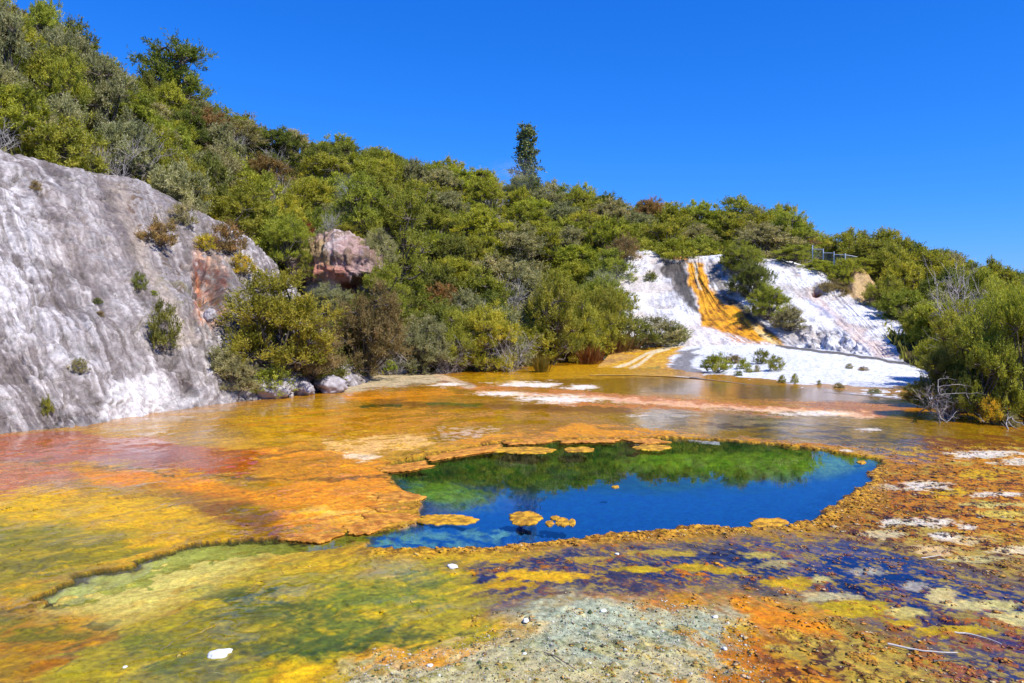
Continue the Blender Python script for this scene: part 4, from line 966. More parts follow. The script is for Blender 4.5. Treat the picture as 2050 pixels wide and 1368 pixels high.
# --- landmark plants
def P_at(px_, py_, D): return at(px_, py_, D)
plant('ridge_pine', PINE, P_at(345, 272, 61), 6.6, 7.4, (0.23, 0.26, 0.034), 'lone dark pine standing against the sky above the grey cliff', 'tree', rot=0.6)
plant('column_tree', COLUMN, P_at(1053, 398, 98), 4.4, 8.8, (0.19, 0.24, 0.085), 'narrow column-shaped tree standing alone on the skyline', 'tree', rot=0.3)
def bush(px_, py_, D, w_px, h_px, colr, label, kind=None, name='manuka_shrub', cat='shrub', group=None, **k):
    return plant(name, kind or FINE, P_at(px_, py_, D), w_px / F * D, h_px / F * D, colr, label, cat, group, **k)
bush(560, 752, 28.2, 220, 205, (0.34, 0.33, 0.035), 'big yellow-green bush at the foot of the grey cliff')
bush(630, 760, 29.0, 120, 120, C_BR, 'brownish bush overlapping the right side of the big yellow-green bush')
bush(470, 792, 26.3, 95, 80, C_GY, 'grey-green bush low against the cliff above the gold flat')
bush(545, 790, 27.0, 80, 50, C_OL, 'small olive bush between the boulders at the cliff foot', SMALL)
bush(648, 768, 29.5, 90, 70, C_DK, 'dark low bush beside the largest shore boulder', SMALL)
bush(745, 752, 34.0, 150, 180, (0.26, 0.19, 0.07), 'rusty brown bush with bare leaning stems on the white bank')
bush(700, 745, 35.0, 100, 130, C_LG, 'fresh green bush left of the rusty brown bush')
bush(782, 745, 36.5, 24, 22, C_LG, 'tiny bright green tussock on the white bank', SMALL)
bush(850, 748, 37.5, 120, 110, C_GY, 'grey-green bush with dark base at the shore')
bush(905, 745, 38.5, 110, 120, C_OL, 'olive bush beside the fallen grey branches')
bush(980, 745, 39.0, 110, 130, C_YG, 'yellow-green bush behind the dead grey brush')
bush(1020, 748, 38.6, 100, 82, C_GREY, 'mound of dead grey brush at the edge of the gold flat', DEAD, 'dead_shrub', 'dead shrub')
bush(890, 752, 37.5, 80, 60, C_GREY, 'fallen grey branches at the shore below the olive bush', DEAD, 'dead_shrub', 'dead shrub')
bush(1105, 728, 44, 130, 170, C_OL, 'tall olive bush with dark base behind the reed clumps')
bush(1160, 720, 46, 90, 120, C_OL, 'olive bush behind the red-brown reeds')
bush(1215, 705, 49, 100, 120, C_OL, 'rounded olive bush left of the golden stream')
bush(1270, 700, 50, 90, 60, C_DK, 'low dark bush beside the head of the golden stream', SMALL)
bush(1320, 694, 50.5, 90, 50, C_GY, 'low grey-green bush on the white ground left of the slide', SMALL)
bush(1355, 690, 51, 60, 36, C_DK, 'small dark bush nearest the golden stream foot', SMALL)
bush(1200, 650, 54, 110, 90, C_OL, 'olive bush half hiding a white patch left of the slide')
bush(1250, 560, 60.5, 70, 85, C_BR, 'dusky brown bush at the left rim of the white slide')
bush(1222, 585, 58.5, 90, 85, C_OL, 'olive bush overlapping the left edge of the white slide')
bush(1205, 620, 56.5, 80, 70, C_GY, 'grey-green bush below the dusky brown bush at the slide edge')
bush(1238, 545, 62, 80, 60, C_DK, 'dark green bush behind the dusky brown bush')
bush(1248, 625, 54.8, 60, 40, C_OL, 'small olive bush on the white ground left of the grey streak', SMALL)
bush(1302, 570, 58.2, 28, 26, C_DK, 'tiny dark bush alone on the white slide', SMALL)
bush(1580, 480, 41, 4, 4, C_LG, 'x', SMALL) if False else None
bush(578, 528, 40.0, 85, 90, C_LG, 'bright green bush between the cliff and the pink outcrop')
bush(610, 478, 42.0, 30, 30, (0.20, 0.055, 0.02), 'small red-brown bush on top of the pink outcrop', SMALL)
bush(725, 470, 44, 110, 120, C_OL, 'upright feathery bush rising behind the pink outcrop')
bush(800, 560, 44, 130, 170, C_OL, 'tall olive bush right of the pink outcrop')
bush(660, 640, 38, 90, 70, C_GY, 'grey-green bush under the pink overhang')
bush(752, 545, 41.5, 80, 80, C_GY, 'grey-green bush hiding the right end of the pink outcrop')
bush(618, 560, 39.6, 40, 50, C_OL, 'olive bush at the left end of the pink outcrop')
bush(690, 482, 42.5, 60, 30, C_OL, 'low olive bush along the top of the pink outcrop', SMALL)
bush(770, 620, 39.0, 90, 90, C_OL, 'olive bush hiding the lower right of the pink outcrop')
bush(600, 500, 41.0, 50, 50, C_YG, 'yellow-green bush on the left shoulder of the pink outcrop')
bush(662, 470, 41.5, 40, 44, C_GREY, 'bare whitish dead shrub on top of the pink outcrop', DEAD, 'dead_shrub', 'dead shrub')
# bushes growing on the slide
for px_, py_, w_, h_, cc, lb in ((1490,552,80,70,C_OL,'olive bush at the top of the white slide'),(1505,600,85,80,C_DK,'dark green bush halfway down the white slide'),(1540,640,80,70,C_OL,'lower olive bush in the strip of scrub on the slide'),(1580,662,60,50,C_GY,'grey-green bush at the bottom of the scrub strip on the slide'),(1460,535,40,40,C_DK,'small dark bush at the left of the scrub strip top')):
    P = on(SLIDE, px_, py_); D = P[1]
    plant('manuka_shrub', FINE, P - np.array([0, 0, 0.1]), w_ / F * D, h_ / F * D, cc, lb, 'shrub')
for px_, py_, w_, h_, cc, lb in ((1640,548,80,26,C_YG,'yellow-green bush below the metal fence'),(1588,524,70,32,C_OL,'olive bush left of the metal fence'),(1690,575,70,56,C_YG,'yellow-green bush below the fence beside the tan bank'),(1665,600,60,40,C_BR,'brown bush at the right rim of the slide'),(1725,552,70,34,C_YG,'golden-green bush right of the fence'),(1775,625,80,70,C_OL,'olive bush below the tan bank'),(1845,690,80,80,C_OL,'olive bush along the right rim of the slide'),(1880,728,60,50,C_BR,'dusky bush at the lower right rim of the slide'),(1808,655,60,56,C_GY,'grey-green bush at the right rim of the slide')):
    D = float(np.interp(py_, (520, 600, 650, 720), (58.5, 54, 49.5, 41.5)))
    bush(px_, py_, D, w_, h_, cc, lb)
# right-hand thicket near the viewer
for px_, py_, D, w_, h_, cc, lb in ((1900,838,22.4,110,140,C_DK,'dark bush with dead branches at the right shore'),(1968,848,21.6,130,220,C_OL,'tall olive tree-bush in the right thicket'),(2050,852,21.2,130,260,C_YG,'tall yellow-green tree-bush cut by the right edge'),(1925,800,24.5,120,180,C_OL,'olive bush behind the dark shore bush'),(2005,815,24.5,140,230,C_YG,'bright feathery bush in the middle of the right thicket'),(2070,830,23,140,230,C_OL,'olive bush cut off by the right edge'),(1890,760,31,90,100,C_YG,'yellow-green bush where the apron meets the right thicket'),(1940,740,33,120,130,C_OL,'olive bush behind the right thicket'),(2010,740,32,140,150,C_YG,'yellow-green bush high in the right thicket'),(1835,812,24.6,50,46,C_DK,'small dark bush at the tip of the right shore')):
    bush(px_, py_, D, w_, h_, cc, lb)
bush(1985,852,20.9,46,50,C_YE,'small yellow bush at the foot of the right thicket',SMALL)
bush(2020,858,20.6,40,26,C_GY,'low grey-green tuft at the right waterline',SMALL)
bush(1915,690,29.5,120,150,C_GREY,'bare grey dead tree above the right thicket',DEAD,'dead_shrub','dead shrub')
bush(1890,845,21.6,110,70,C_GREY,'dead grey branches leaning over the right shore',DEAD,'dead_shrub','dead shrub')
# plants rooted in the cliff
for px_, py_, w_, h_, cc, lb, kd in ((325,702,58,88,C_DK,'spindly dark shrub alone on the grey cliff face',SMALL),(318,492,70,56,C_RU,'orange-brown shrub at the top of the grey cliff',SMALL),(455,510,70,60,C_RU,'rust and gold shrub near the right end of the cliff top',SMALL),(437,462,40,30,C_YE,'small golden shrub at the cliff rim',SMALL),(368,450,48,44,C_GY,'grey-green shrub below the cliff rim',SMALL),(485,550,50,40,C_YE,'golden shrub above the pink hollow',SMALL),(410,500,40,30,C_YE,'small gold-green shrub in the middle of the cliff rim',SMALL),(278,580,30,34,C_DK,'dark tuft halfway up the grey cliff',SMALL),(382,640,34,40,C_OL,'olive shrub left of the pink hollow',SMALL),(72,380,22,20,C_BR,'tiny brown tuft high on the left of the cliff',SMALL),(195,606,18,12,C_DK,'tiny dark tuft in the middle of the cliff',SMALL),(200,632,16,12,C_BR,'tiny brown tuft below the dark tuft on the cliff',SMALL),(160,745,34,28,C_GY,'grey-green tuft low on the left of the cliff',SMALL),(95,830,22,40,C_OL,'thin olive tuft at the wet cliff foot',SMALL),(308,588,14,10,C_LG,'tiny bright green tuft on the cliff face',SMALL),(440,745,60,50,C_GY,'grey-green shrub on the lower right of the cliff',SMALL),(520,700,50,60,C_OL,'olive shrub behind the big yellow-green bush',SMALL)):
    P = on(CLIFF, px_, py_); D = P[1]
    plant('cliff_shrub', kd, P - np.array([0, 0, 0.06]), w_ / F * D, h_ / F * D, cc, lb, 'shrub')
# tufts on the apron
for px_, py_, w_, h_, cc, lb in ((1440,747,46,38,C_OL,'largest low green shrub on the white apron'),(1415,736,24,12,C_DK,'flat dark tuft at the left end of the apron shrubs'),(1465,728,40,18,C_BR,'brownish tuft behind the largest apron shrub'),(1490,740,26,22,C_OL,'olive tuft right of the largest apron shrub'),(1500,746,18,10,C_OL,'tiny tuft in front of the olive apron tuft'),(1525,728,34,26,C_DK,'dark tuft at the top of the apron shrubs'),(1552,742,32,26,C_OL,'olive tuft at the right end of the apron shrubs'),(1478,752,18,10,C_DK,'small dark tuft at the front of the apron shrubs'),(1515,745,12,14,C_GY,'thin grey tuft between the apron shrubs'),(1565,768,14,16,C_OL,'small olive tuft near the wet edge of the apron'),(1590,768,14,18,C_YG,'small yellow-green tuft at the wet edge of the apron'),(1702,738,14,10,C_GY,'tiny grey tuft alone on the white apron'),(1728,742,18,9,C_BR,'tiny brown tuft right of the lone grey tuft'),(1640,770,9,10,C_GY,'speck of grey grass at the apron edge'),(1680,778,20,12,C_GY,'thin grey grass at the apron edge'),(1752,788,22,12,C_GY,'thin grey grass near the right thicket'),(1425,725,40,12,C_DK,'flat dark tuft behind the apron shrubs')):
    P = on(APRON, px_, py_); D = P[1]
    plant('apron_tuft', SMALL, P - np.array([0, 0, 0.03]), w_ / F * D, h_ / F * D, cc, lb, 'shrub')
# reeds
for px_, py_, D, w_, h_, cc, lb in ((1083,748,38.4,26,46,(0.20,0.15,0.02),'olive-gold clump of reeds standing in the gold flat'),(1180,730,44.0,34,46,(0.20,0.075,0.02),'red-brown clump of reeds at the shore'),(1145,722,45.5,34,46,(0.14,0.08,0.03),'brown reeds left of the red-brown clump'),(1240,708,48.5,40,54,(0.17,0.105,0.03),'tan-brown reeds by the golden stream'),(1215,712,47.5,30,44,(0.13,0.06,0.02),'dark rusty reeds right of the red-brown clump')):
    reed(P_at(px_, py_, D), w_ / F * D * 1.3, h_ / F * D, cc, lb)

# undergrowth over the hill
n = 70000
ii = rng.choice(len(prob), n, p=prob); i_, j_ = ii // NC, ii % NC
P = A[i_, j_] + (HG[i_ + 1, 8 + j_] - A[i_, j_]) * rng.uniform(0, 1, (n, 1)) + (A[i_, j_ + 1] - A[i_, j_]) * rng.uniform(0, 1, (n, 1))
pxu, pyu = proj(P); keep = ~((pxu > 1600) & (pxu < 1735) & (pyu > 540) & (P[:, 1] < 60)); P = P[keep]; n = len(P)
v, f, t_ = blades(P, unit(rng.normal(0, 0.5, (n, 3)) + np.array([0, 0, 0.9])), unit(rng.normal(0, 0.8, (n, 3)) + np.array([0, -0.6, 0.8])), rng.uniform(0.25, 0.7, n), rng.uniform(0.06, 0.15, n), rng.uniform(0, 1, n))
ug = obj('undergrowth', mesh_from('undergrowth', v, f, None, M_leaf, None, {'tint': t_}, smooth=False), kind='stuff', label='low green undergrowth between the bushes of the hill')
ug.color = (0.32, 0.31, 0.05, 1)

# ------------------------------------------------------------------ stones, boulders, mats, sticks, fence
def rock_mesh(name, seed, mat, sub=4, amp=0.28, flat=0.7):
    import bmesh
    bm = bmesh.new(); bmesh.ops.create_icosphere(bm, subdivisions=sub, radius=1)
    co = np.array([v.co[:] for v in bm.verts])
    d = 1 + amp * fbm3(co + seed * 3.7, 1.1, 4, seed) + amp * 0.3 * fbm3(co + seed, 4.0, 2, seed + 1)
    co = co * d[:, None]; co[:, 2] *= flat
    for v, c_ in zip(bm.verts, co): v.co = c_
    me = bpy.data.meshes.new(name); bm.to_mesh(me); bm.free()
    me.polygons.foreach_set('use_smooth', np.ones(len(me.polygons), bool)); me.materials.append(mat); return me
BR = [rock_mesh('boulder%d' % i, 20 + i, M_boulder, 4, 0.34, 0.8) for i in range(4)]
for k, (px_, py_, D, w_, h_, lb) in enumerate(((665,786,29.0,62,44,'dark grey boulder standing at the gold waterline'),(545,796,27.2,80,60,'wide pale boulder at the cliff foot'),(608,790,28.2,46,36,'grey boulder between the two larger shore boulders'),(690,770,31,24,24,'small pale stone right of the dark boulder'),(420,640,0,24,30,'rounded grey boulder on the cliff beside the pink hollow'),(470,700,0,60,40,'flat grey boulder below the pink hollow'),(840,750,38,40,30,'pale boulder under the grey-green shore bush'),(800,752,37.5,26,20,'small whitish boulder on the bank below the bushes'))):
    P = on(CLIFF, px_, py_) if D == 0 else at(px_, py_, D)
    o = obj('boulder', BR[k % 4], None, lb, 'boulder', loc=(P[0], P[1], P[2] + h_ / F * P[1] * 0.3))
    o.scale = (w_ / F * P[1] * 0.5, w_ / F * P[1] * 0.5, h_ / F * P[1] * 0.6); o.rotation_euler.z = PR.uniform(0, 6)
SR = [rock_mesh('stone%d' % i, 40 + i, M_stone, 3, 0.4, 0.55) for i in range(3)]
for k, (px_, py_, w_, lb) in enumerate(((440,1318,46,'white angular stone lying on the green algae'),(250,1339,15,'small white stone left of the larger white stone'),(1235,1111,10,'small white pebble below the pool rim'),(347,1366,12,'white pebble at the bottom edge'),(1052,1244,16,'pale stone at the rim of the gravel field'),(905,1138,22,'flat grey stone near the pool on the green flat'),(1208,1225,14,'white pebble at the top of the gravel field'),(1050,1312,14,'white pebble in the middle of the gravel field'),(860,1335,14,'white pebble at the left of the gravel field'),(1432,1237,12,'white pebble on the edge of the orange patch'),(1450,1300,12,'white pebble on the rust-orange patch'))):
    P = gnd(px_, py_); s = w_ / F * P[1] * 0.5
    o = obj('stone', SR[k % 3], None, lb, 'stone', loc=(P[0], P[1], s * 0.25)); o.scale = (s, s * 0.8, s * 0.8); o.rotation_euler.z = PR.uniform(0, 6)

# crust plates and floating mats: thin irregular slabs
def slab(name, outline, z0, thick, colA, colB, label, cat, seed):
    pts = np.array([gnd(x, y)[:2] for x, y in outline]); ctr = pts.mean(0)
    k = 96; rg = np.random.default_rng(seed)
    ang = np.linspace(0, 2 * math.pi, k, endpoint=False)
    d0 = np.concatenate([pts, pts[:1]]); seg = np.r_[0, np.cumsum(np.linalg.norm(np.diff(d0, axis=0), axis=1))]
    tt = np.linspace(0, seg[-1], k, endpoint=False)
    ox, oy = np.interp(tt, seg, d0[:, 0]), np.interp(tt, seg, d0[:, 1])
    O = np.stack([ox, oy], -1); R = O - ctr
    O = ctr + R * (1 + 0.34 * fbm(O[:, 0] * 4, O[:, 1] * 4, 5, seed, 0.8))[:, None]
    rings = [(1.0, z0 - thick), (1.03, z0 - thick * 0.3), (0.97, z0), (0.85, z0), (0.65, z0), (0.42, z0), (0.2, z0), (0.03, z0)]
    VV = []
    for s, zz in rings:
        q = ctr + (O - ctr) * s
        hh = np.zeros(k) if s >= 1.0 else (0.009 * fbm(q[:, 0] * 9, q[:, 1] * 9, 3, seed + 3) + 0.004 * (s < 0.9))
        VV.append(np.c_[q, zz + hh])
    VV = np.array(VV); nr_ = len(rings)
    i = np.arange(nr_ - 1)[:, None] * k; j = np.arange(k)[None]; j2 = (j + 1) % k
    Q = np.stack([i + j, i + j2, i + k + j2, i + k + j], -1).reshape(-1, 4)
    g = VV.reshape(-1, 3); t_ = sstep(-0.3, 0.3, fbm(g[:, 0] * 6, g[:, 1] * 6, 3, seed + 5))[:, None]
    c_ = lin(colA) * (1 - t_) + lin(colB) * t_
    me = mesh_from(name, g - np.r_[ctr, z0], Q, None, M_mat, c_, {'wet': np.full(len(g), 0.15)})
    return obj(name, me, None, label, cat, loc=(ctr[0], ctr[1], z0))
def ring(cx, cy, rx, ry, n=12, j=0.2, s=1):
    rg = random.Random(s); return [(cx + rx * math.cos(a) * (1 + rg.uniform(-j, j)), cy + ry * math.sin(a) * (1 + rg.uniform(-j, j))) for a in [i * 2 * math.pi / n for i in range(n)]]
OA, OB = (166, 118, 14), (236, 176, 30)
for k, (cx, cy, rx, ry, lb) in enumerate(((1053,1034,31,13,'round orange mat floating in the front of the pool'),(1126,1041,14,9,'larger orange disc right of the round floating mat'),(1100,1044,8,5,'small orange disc between the floating mats'),(1112,1033,9,4,'flat orange disc behind the larger disc'),(1145,1043,7,7,'little orange clump at the right end of the floating discs'),(890,1036,62,10,'long orange mat floating off the left shelf'),(1538,1043,34,9,'orange mat floating beside the right rim of the pool'),(1048,899,64,7,'long gold mat floating near the far left rim'),(1160,898,34,5,'gold mat floating near the far rim'),(1305,894,36,6,'orange mat floating by the white reflections'),(1232,972,7,2,'tiny gold mat drifting in the dark reflection'),(1725,923,8,3,'tiny orange mat at the right corner of the pool'))):
    slab('floating_mat', ring(cx, cy, rx, ry, 14, 0.16, k), WATER + 0.010, 0.03, OA, OB, lb, 'algae mat', 300 + k)
for k, (outl, lb) in enumerate((([(752,990),(800,982),(852,992),(850,1000),(800,1003),(760,1000)],'orange crust plate jutting into the pool from the left'),([(735,1012),(790,1006),(828,1014),(810,1022),(760,1024)],'second orange crust plate on the left rim'),([(730,1030),(800,1026),(838,1030),(828,1042),(770,1046),(735,1044)],'lowest orange crust plate on the left rim'),([(760,935),(800,928),(850,922),(862,932),(810,942),(770,945)],'crust plate at the left tip of the pool'),([(845,912),(900,902),(950,895),(1000,890),(985,902),(920,912),(860,922)],'long crust shelf along the far left rim'),([(1010,880),(1080,872),(1120,876),(1090,886),(1020,890)],'crust plate on the far rim left of the gold mat'),([(1090,872),(1180,866),(1260,872),(1230,884),(1130,886)],'broad crust plate on the far rim'),([(1240,878),(1300,876),(1340,884),(1290,888)],'thin crust plate on the far rim by the white reflections'),([(690,1052),(740,1040),(780,1050),(740,1066),(700,1068)],'mottled crust plate at the mouth of the channel'),([(560,1078),(640,1066),(690,1066),(640,1084)],'crust plate hanging over the channel'))):
    slab('crust_plate', outl, -0.006, 0.022, (178, 112, 24), (232, 160, 52), lb, 'crust', 340 + k)

def stick(pts, r, label, mat, name='stick', cat='stick', zoff=0.02, D=None):
    P = np.array([gnd(x, y) for x, y in pts]) if D is None else np.array([at(x, y, d) for (x, y), d in zip(pts, D)])
    P = catmull(P, 10); rr = np.random.default_rng(int(pts[0][0]))
    P += rr.normal(0, r * 0.5, P.shape)
    if D is None: P[:, 2] = zoff + r
    b0 = P[0].copy(); v, q = tubes([(P - b0, np.linspace(1, 0.45, 10) * r, 6)])
    return obj(name, mesh_from(name, v, q, None, mat), None, label, cat, loc=tuple(b0))
M_white = plain_mat('bleached_wood', (0.52, 0.48, 0.42), 0.8, 0.2, 20)
stick([(1845,1122),(1862,1120),(1884,1116)], 0.008, 'short bleached stick lying on the rusty crust', M_white)
stick([(1876,1126),(1890,1125),(1903,1130)], 0.007, 'shorter curved bleached stick below the first', M_white)
stick([(1912,1273),(1945,1277),(1975,1285),(2006,1297)], 0.009, 'bleached stick across the dark blue webs', M_white)
stick([(1775,1296),(1820,1305),(1865,1312),(1918,1314)], 0.011, 'longest bleached stick in the right corner', M_white)
stick([(1870,1331),(1910,1327),(1962,1322)], 0.008, 'dark thin stick below the longest bleached stick', M_bark)
stick([(1090,1312),(1115,1322),(1150,1345)], 0.006, 'thin dark twig on the gravel field', M_bark)
def dead_branch(paths, label):
    pp = []; base = at(*paths[0][0][0])
    for pts, r in paths:
        P = catmull(np.array([at(*p) for p in pts]), 9); P += np.random.default_rng(int(pts[0][0] + pts[0][1])).normal(0, r * 0.7, P.shape)
        pp.append((P - base, np.linspace(0.75, 0.22, 9) * r, 6))
        rt = np.random.default_rng(int(pts[0][0] * 3 + pts[0][1]))
        for k in range(7):
            i = rt.integers(1, 9); L0 = np.linalg.norm(P[-1] - P[0]); e = P[i] + unit(unit(P[-1] - P[0]) + rt.normal(0, 0.75, 3)) * L0 * rt.uniform(0.12, 0.4)
            pp.append((bent(P[i], e, 5, rt, 0.09) - base, np.linspace(0.32, 0.08, 5) * r, 4))
    v, q = tubes(pp)
    return obj('dead_branch', mesh_from('dead_branch', v, q, None, M_greywood), None, label, 'dead branch', loc=tuple(base))
dead_branch([([(1836,831,22.2),(1868,806,21.2),(1880,790,20.8),(1935,789,20.9)],0.028),([(1868,806,21.2),(1890,795,20.8),(1905,788,20.7)],0.018),([(1880,790,20.8),(1878,760,21.2),(1905,760,21.2)],0.014),([(1850,820,21.6),(1862,812,21),(1885,804,20.8)],0.014)], 'pale dead branch forking over the right waterline')
dead_branch([([(1881,852,20.7),(1880,825,20.6),(1876,805,20.6)],0.018),([(1881,830,20.6),(1895,845,20.5),(1914,822,20.6)],0.02),([(1875,775,21.2),(1910,770,21),(1948,777,21.2)],0.02),([(1878,838,20.6),(1892,820,20.6),(1896,800,20.7)],0.012)], 'tangle of pale dead twigs in front of the dark shore bush')
dead_branch([([(2018,868,20.0),(2016,842,20.2),(2022,835,20.4)],0.028),([(2016,842,20.2),(2030,856,20.1),(2044,866,20)],0.02),([(2024,838,20.4),(2040,846,20.3),(2062,856,20.2)],0.024),([(1970,845,20.6),(1963,838,20.8),(1960,828,20.9)],0.014)], 'pale dead branch at the right edge of the waterline')
dead_branch([([(1905,640,30),(1915,618,30),(1900,590,30),(1895,570,30)],0.035),([(1915,618,30),(1928,600,30),(1945,585,30)],0.025),([(1928,600,30),(1926,580,30)],0.02),([(1936,628,30),(1928,610,30),(1930,590,30)],0.03)], 'grey forked dead branch sticking up above the right thicket')
dead_branch([([(662,470,41.5),(666,445,41.5),(664,430,41.6)],0.03),([(666,447,41.5),(674,434,41.5),(680,424,41.6)],0.02),([(665,440,41.5),(658,428,41.6)],0.016)], 'thin white dead stem on the pink outcrop')

# fence
def fence():
    root = bpy.data.objects.new('metal_fence', None); COL.objects.link(root)
    root['label'] = 'pale metal post and rail fence above the white slide'; root['category'] = 'fence'
    PT = [(1626.5,491,518,57.5),(1648,498,524,57.0),(1669.5,504,532,56.5),(1692,507.5,536,56.0)]
    root.location = tuple(at(1626.5, 518, 57.5)); b = np.array(root.location)
    for px_, t0, b0, D in PT:
        a0, a1 = at(px_, b0, D), at(px_, t0, D)
        v, q = tubes([(np.array([a0, (a0 + a1) / 2, a1]) - b, np.full(3, 0.042), 8)]); k = len(v)
        cap = [tuple(range(k - 8, k))]
        me = mesh_from('post', v, q, None, M_metal); obj('post', me, root)
    for (x0, y0, D0), (x1, y1, D1) in (((1626.5,499,57.5),(1648,499.5,57.0)),((1648,506.5,57.0),(1669.5,507,56.5)),((1669.5,510,56.5),(1692,510.5,56.0)),((1692,510.5,56.0),(1716,514.5,57.5))):
        a0, a1 = at(x0, y0, D0), at(x1, y1, D1)
        v, q = tubes([(np.array([a0, (a0 + a1) / 2, a1]) - b, np.full(3, 0.026), 6)])
        obj('rail', mesh_from('rail', v, q, None, M_metal), root)
        pth = []
        for i in range(1, 10):
            p = a0 + (a1 - a0) * i / 10; pth.append((np.array([p, p - np.array([0, 0, 0.35]), p - np.array([0, 0, 0.7])]) - b, np.full(3, 0.003), 3))
        for i in range(1, 7):
            dz = np.array([0, 0, 0.7 * i / 6]); pth.append((np.array([a0 - dz, (a0 + a1) / 2 - dz, a1 - dz]) - b, np.full(3, 0.003), 3))
        v, q = tubes(pth); obj('wire_mesh', mesh_from('wire_mesh', v, q, None, M_metal), root)
fence()

# tan bank below the fence
secs = []
for px_, top, dd in ((1690,560,0.6),(1705,546,0.1),(1722,542,0),(1740,552,0.2),(1758,580,0.6),(1772,610,1.2)):
    secs.append([(px_, 650, 50.5 + dd), (px_, 610, 52.5 + dd), (px_, (610 + top) / 2, 53.8 + dd), (px_, top + 4, 55 + dd), (px_, top, 56.5 + dd), (px_, top + 6, 59 + dd)])
G = loft(secs, 60, 60); n = normals(G); n *= -np.sign(n[..., 1].mean()); kb = fbm3(G, 1.4, 4, 140)
G = G + n * (0.25 * kb)[..., None]
c = blend2(np.ones(G.shape) * lin((196, 164, 116)), sstep(-0.1, 0.4, kb), (166, 128, 80))
obj('tan_bank', mesh_from('tan_bank', G, grid_faces(60, 60), None, M_cliff, np.clip(c, 0.01, 0.9), {'wet': np.zeros(kb.shape)}), kind='structure', label='bare tan earth bank below the fence')

def ground_z(qx, qy):
    r = np.clip(np.searchsorted(-PY[:, 0], -qy), 0, nr - 1); c_ = np.clip(np.searchsorted(cols, qx), 0, nc_ - 1)
    return z[r, c_], r, c_
# gravel and algae crumbs on the foreground
n = 11000
bx = np.array([(930,1270),(1100,1232),(1200,1200),(1400,1208),(1500,1270),(1560,1400),(560,1400),(690,1345),(760,1308),(900,1298)], float)
qx = rng.uniform(540, 1600, 60000); qy = rng.uniform(1190, 1420, 60000)
ok = poly_sd(qx + rng.normal(0, 18, 60000), qy + rng.normal(0, 9, 60000), bx) < 0
qx, qy = qx[ok][:n], qy[ok][:n]; n = len(qx)
ctr = np.array([gnd(a_, b_) for a_, b_ in zip(qx, qy)]); ctr[:, 2] = ground_z(qx, qy)[0]; s = rng.lognormal(math.log(0.0042), 0.6, n)
octa = np.array([(1, 0, 0), (0, 1, 0), (-1, 0, 0), (0, -1, 0), (0, 0, 0.7), (0, 0, -0.6)], float)
of = np.array([(0, 1, 4), (1, 2, 4), (2, 3, 4), (3, 0, 4), (1, 0, 5), (2, 1, 5), (3, 2, 5), (0, 3, 5)])
an = rng.uniform(0, 6.28, n); ca, sa = np.cos(an), np.sin(an)
ov = octa[None] * (1 + rng.uniform(-0.35, 0.35, (n, 6, 3)))
vx = ov[..., 0] * ca[:, None] - ov[..., 1] * sa[:, None]; vy = ov[..., 0] * sa[:, None] + ov[..., 1] * ca[:, None]
vv_ = np.stack([vx, vy, ov[..., 2]], -1) * s[:, None, None] + ctr[:, None]; vv_[..., 2] += 0.002
ff = (of[None] + (np.arange(n) * 6)[:, None, None]).reshape(-1, 3)
pal = np.array([lin(x) for x in ((216,210,192),(196,186,156),(140,146,110),(76,98,60),(168,128,56),(120,100,70),(206,176,110))])
cc = pal[rng.choice(7, n, p=(0.24, 0.26, 0.14, 0.12, 0.10, 0.07, 0.07))]
obj('gravel', mesh_from('gravel', vv_.reshape(-1, 3), None, ff, M_mat, np.repeat(cc, 6, 0), {'wet': np.full(n * 6, 0.1)}, smooth=False), kind='stuff', label='fine pale gravel and algae crumbs in the foreground')

# ------------------------------------------------------------------ wisps of steam over the hot ground
def steam(px_, py_, D, sx, sy, sz, dens, seed):
    m, nt, out = new_mat('steam_%d' % seed); N, L = nt.nodes, nt.links
    tc = N.new('ShaderNodeTexCoord'); mp = N.new('ShaderNodeMapping'); mp.inputs['Location'].default_value = (seed * 3.1, seed, 0)
    L.new(tc.outputs['Object'], mp.inputs['Vector'])
    ns = noise(nt, mp.outputs[0], 1.6, 4, 0.6)
    ln = N.new('ShaderNodeVectorMath'); ln.operation = 'LENGTH'; L.new(tc.outputs['Object'], ln.inputs[0])
    fall = maprange(nt, ln.outputs['Value'], 0.25, 1.0, 1.0, 0.0)
    nn = maprange(nt, ns.outputs[0], 0.45, 0.72, 0.0, 1.0)
    de = math_n(nt, 'MULTIPLY', math_n(nt, 'MULTIPLY', fall, nn), dens)
    v = N.new('ShaderNodeVolumePrincipled'); v.inputs['Color'].default_value = (0.95, 0.96, 0.98, 1); L.new(de, v.inputs['Density'])
    L.new(v.outputs[0], out.inputs['Volume'])
    import bmesh
    bm = bmesh.new(); bmesh.ops.create_icosphere(bm, subdivisions=3, radius=1)
    me = bpy.data.meshes.new('steam'); bm.to_mesh(me); bm.free(); me.materials.append(m)
    o = obj('steam', me, None, 'thin wisp of white steam drifting over hot ground', None, None, 'stuff', loc=tuple(at(px_, py_, D)))
    o.scale = (sx, sy, sz)
for a_ in ((250,900,15.5,2.8,1.2,0.8,0.55,1),(800,1165,8.8,0.6,0.4,0.30,1.3,2),(1225,590,56.0,2.4,1.2,2.2,0.50,3),(705,400,55,1.5,1.2,2.4,0.60,4),(1030,350,88,4.0,2.5,2.0,0.22,5),(650,590,38.0,1.1,0.8,1.1,0.6,6),(400,815,23.6,2.2,0.8,0.8,0.5,7)):
    steam(*a_)

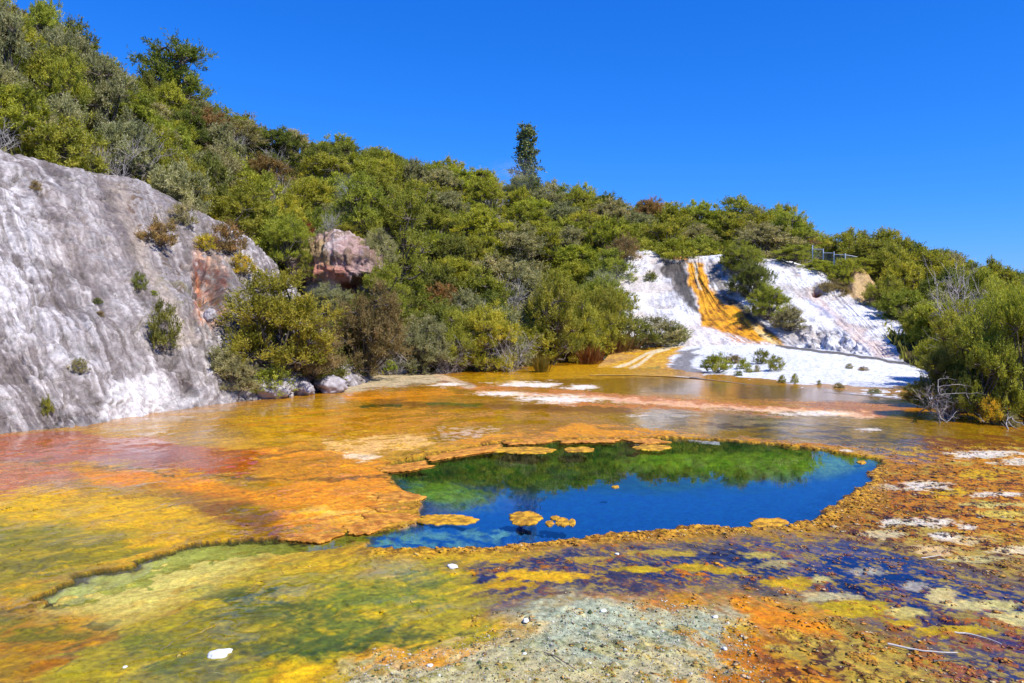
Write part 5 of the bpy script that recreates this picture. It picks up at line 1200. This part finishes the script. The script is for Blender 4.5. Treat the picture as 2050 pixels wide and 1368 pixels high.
# loose flakes of mineral crust over the right flat and along the pool rim
m_ = 140000
qx = rng.uniform(-40, 2120, m_); qy = HZ + 1 / rng.uniform(1 / 800.0, 1 / 270.0, m_)
zz, r_, c_ = ground_z(qx, qy)
inz = poly_sd(qx, qy, NZ) < 10
score = -0.22 * inz + 0.55 * nC[r_, c_] + 0.45 * stB[r_, c_] + 0.4 * nF[r_, c_] + 0.6 * crust[r_, c_] + 0.25 * sstep(1300, 1800, qx) - 0.30 * sstep(1000, 700, qx)
ok = (score > 0.26) & (sdp[r_, c_] > 0.02) & (sdc[r_, c_] > 0.05) & (rng.uniform(0, 1, m_) < 0.8)
qx, qy, zz, r_, c_ = (a_[ok][:13000] for a_ in (qx, qy, zz, r_, c_)); n = len(qx)
ctr = np.array([gnd(a_, b_) for a_, b_ in zip(qx, qy)]); ctr[:, 2] = zz
s = rng.lognormal(math.log(0.010), 0.5, n); an = rng.uniform(0, 6.28, n); ca, sa = np.cos(an), np.sin(an)
ov = octa[None] * (1 + rng.uniform(-0.45, 0.45, (n, 6, 3))) * np.array([1.5, 1.0, 0.45])
vx = ov[..., 0] * ca[:, None] - ov[..., 1] * sa[:, None]; vy = ov[..., 0] * sa[:, None] + ov[..., 1] * ca[:, None]
vv_ = np.stack([vx, vy, ov[..., 2]], -1) * s[:, None, None] + ctr[:, None]; vv_[..., 2] += 0.002
ff = (of[None] + (np.arange(n) * 6)[:, None, None]).reshape(-1, 3)
pal = np.array([lin(x) for x in ((190, 116, 30), (230, 168, 44), (62, 38, 18), (150, 88, 30), (226, 206, 160), (30, 22, 26))])
kk = (0.25 + 0.35 * sstep(700, 1100, qx))[:, None]
cc = kk * pal[rng.choice(6, n, p=(0.27, 0.31, 0.09, 0.12, 0.15, 0.06))] + (1 - kk) * gcol[r_, c_] * 1.15
obj('crust_flakes', mesh_from('crust_flakes', vv_.reshape(-1, 3), None, ff, M_mat, np.repeat(cc, 6, 0), {'wet': np.full(n * 6, 0.15)}, smooth=False), kind='stuff', label='loose rust and gold flakes of crust around the pool')
print('FLAKES', n)
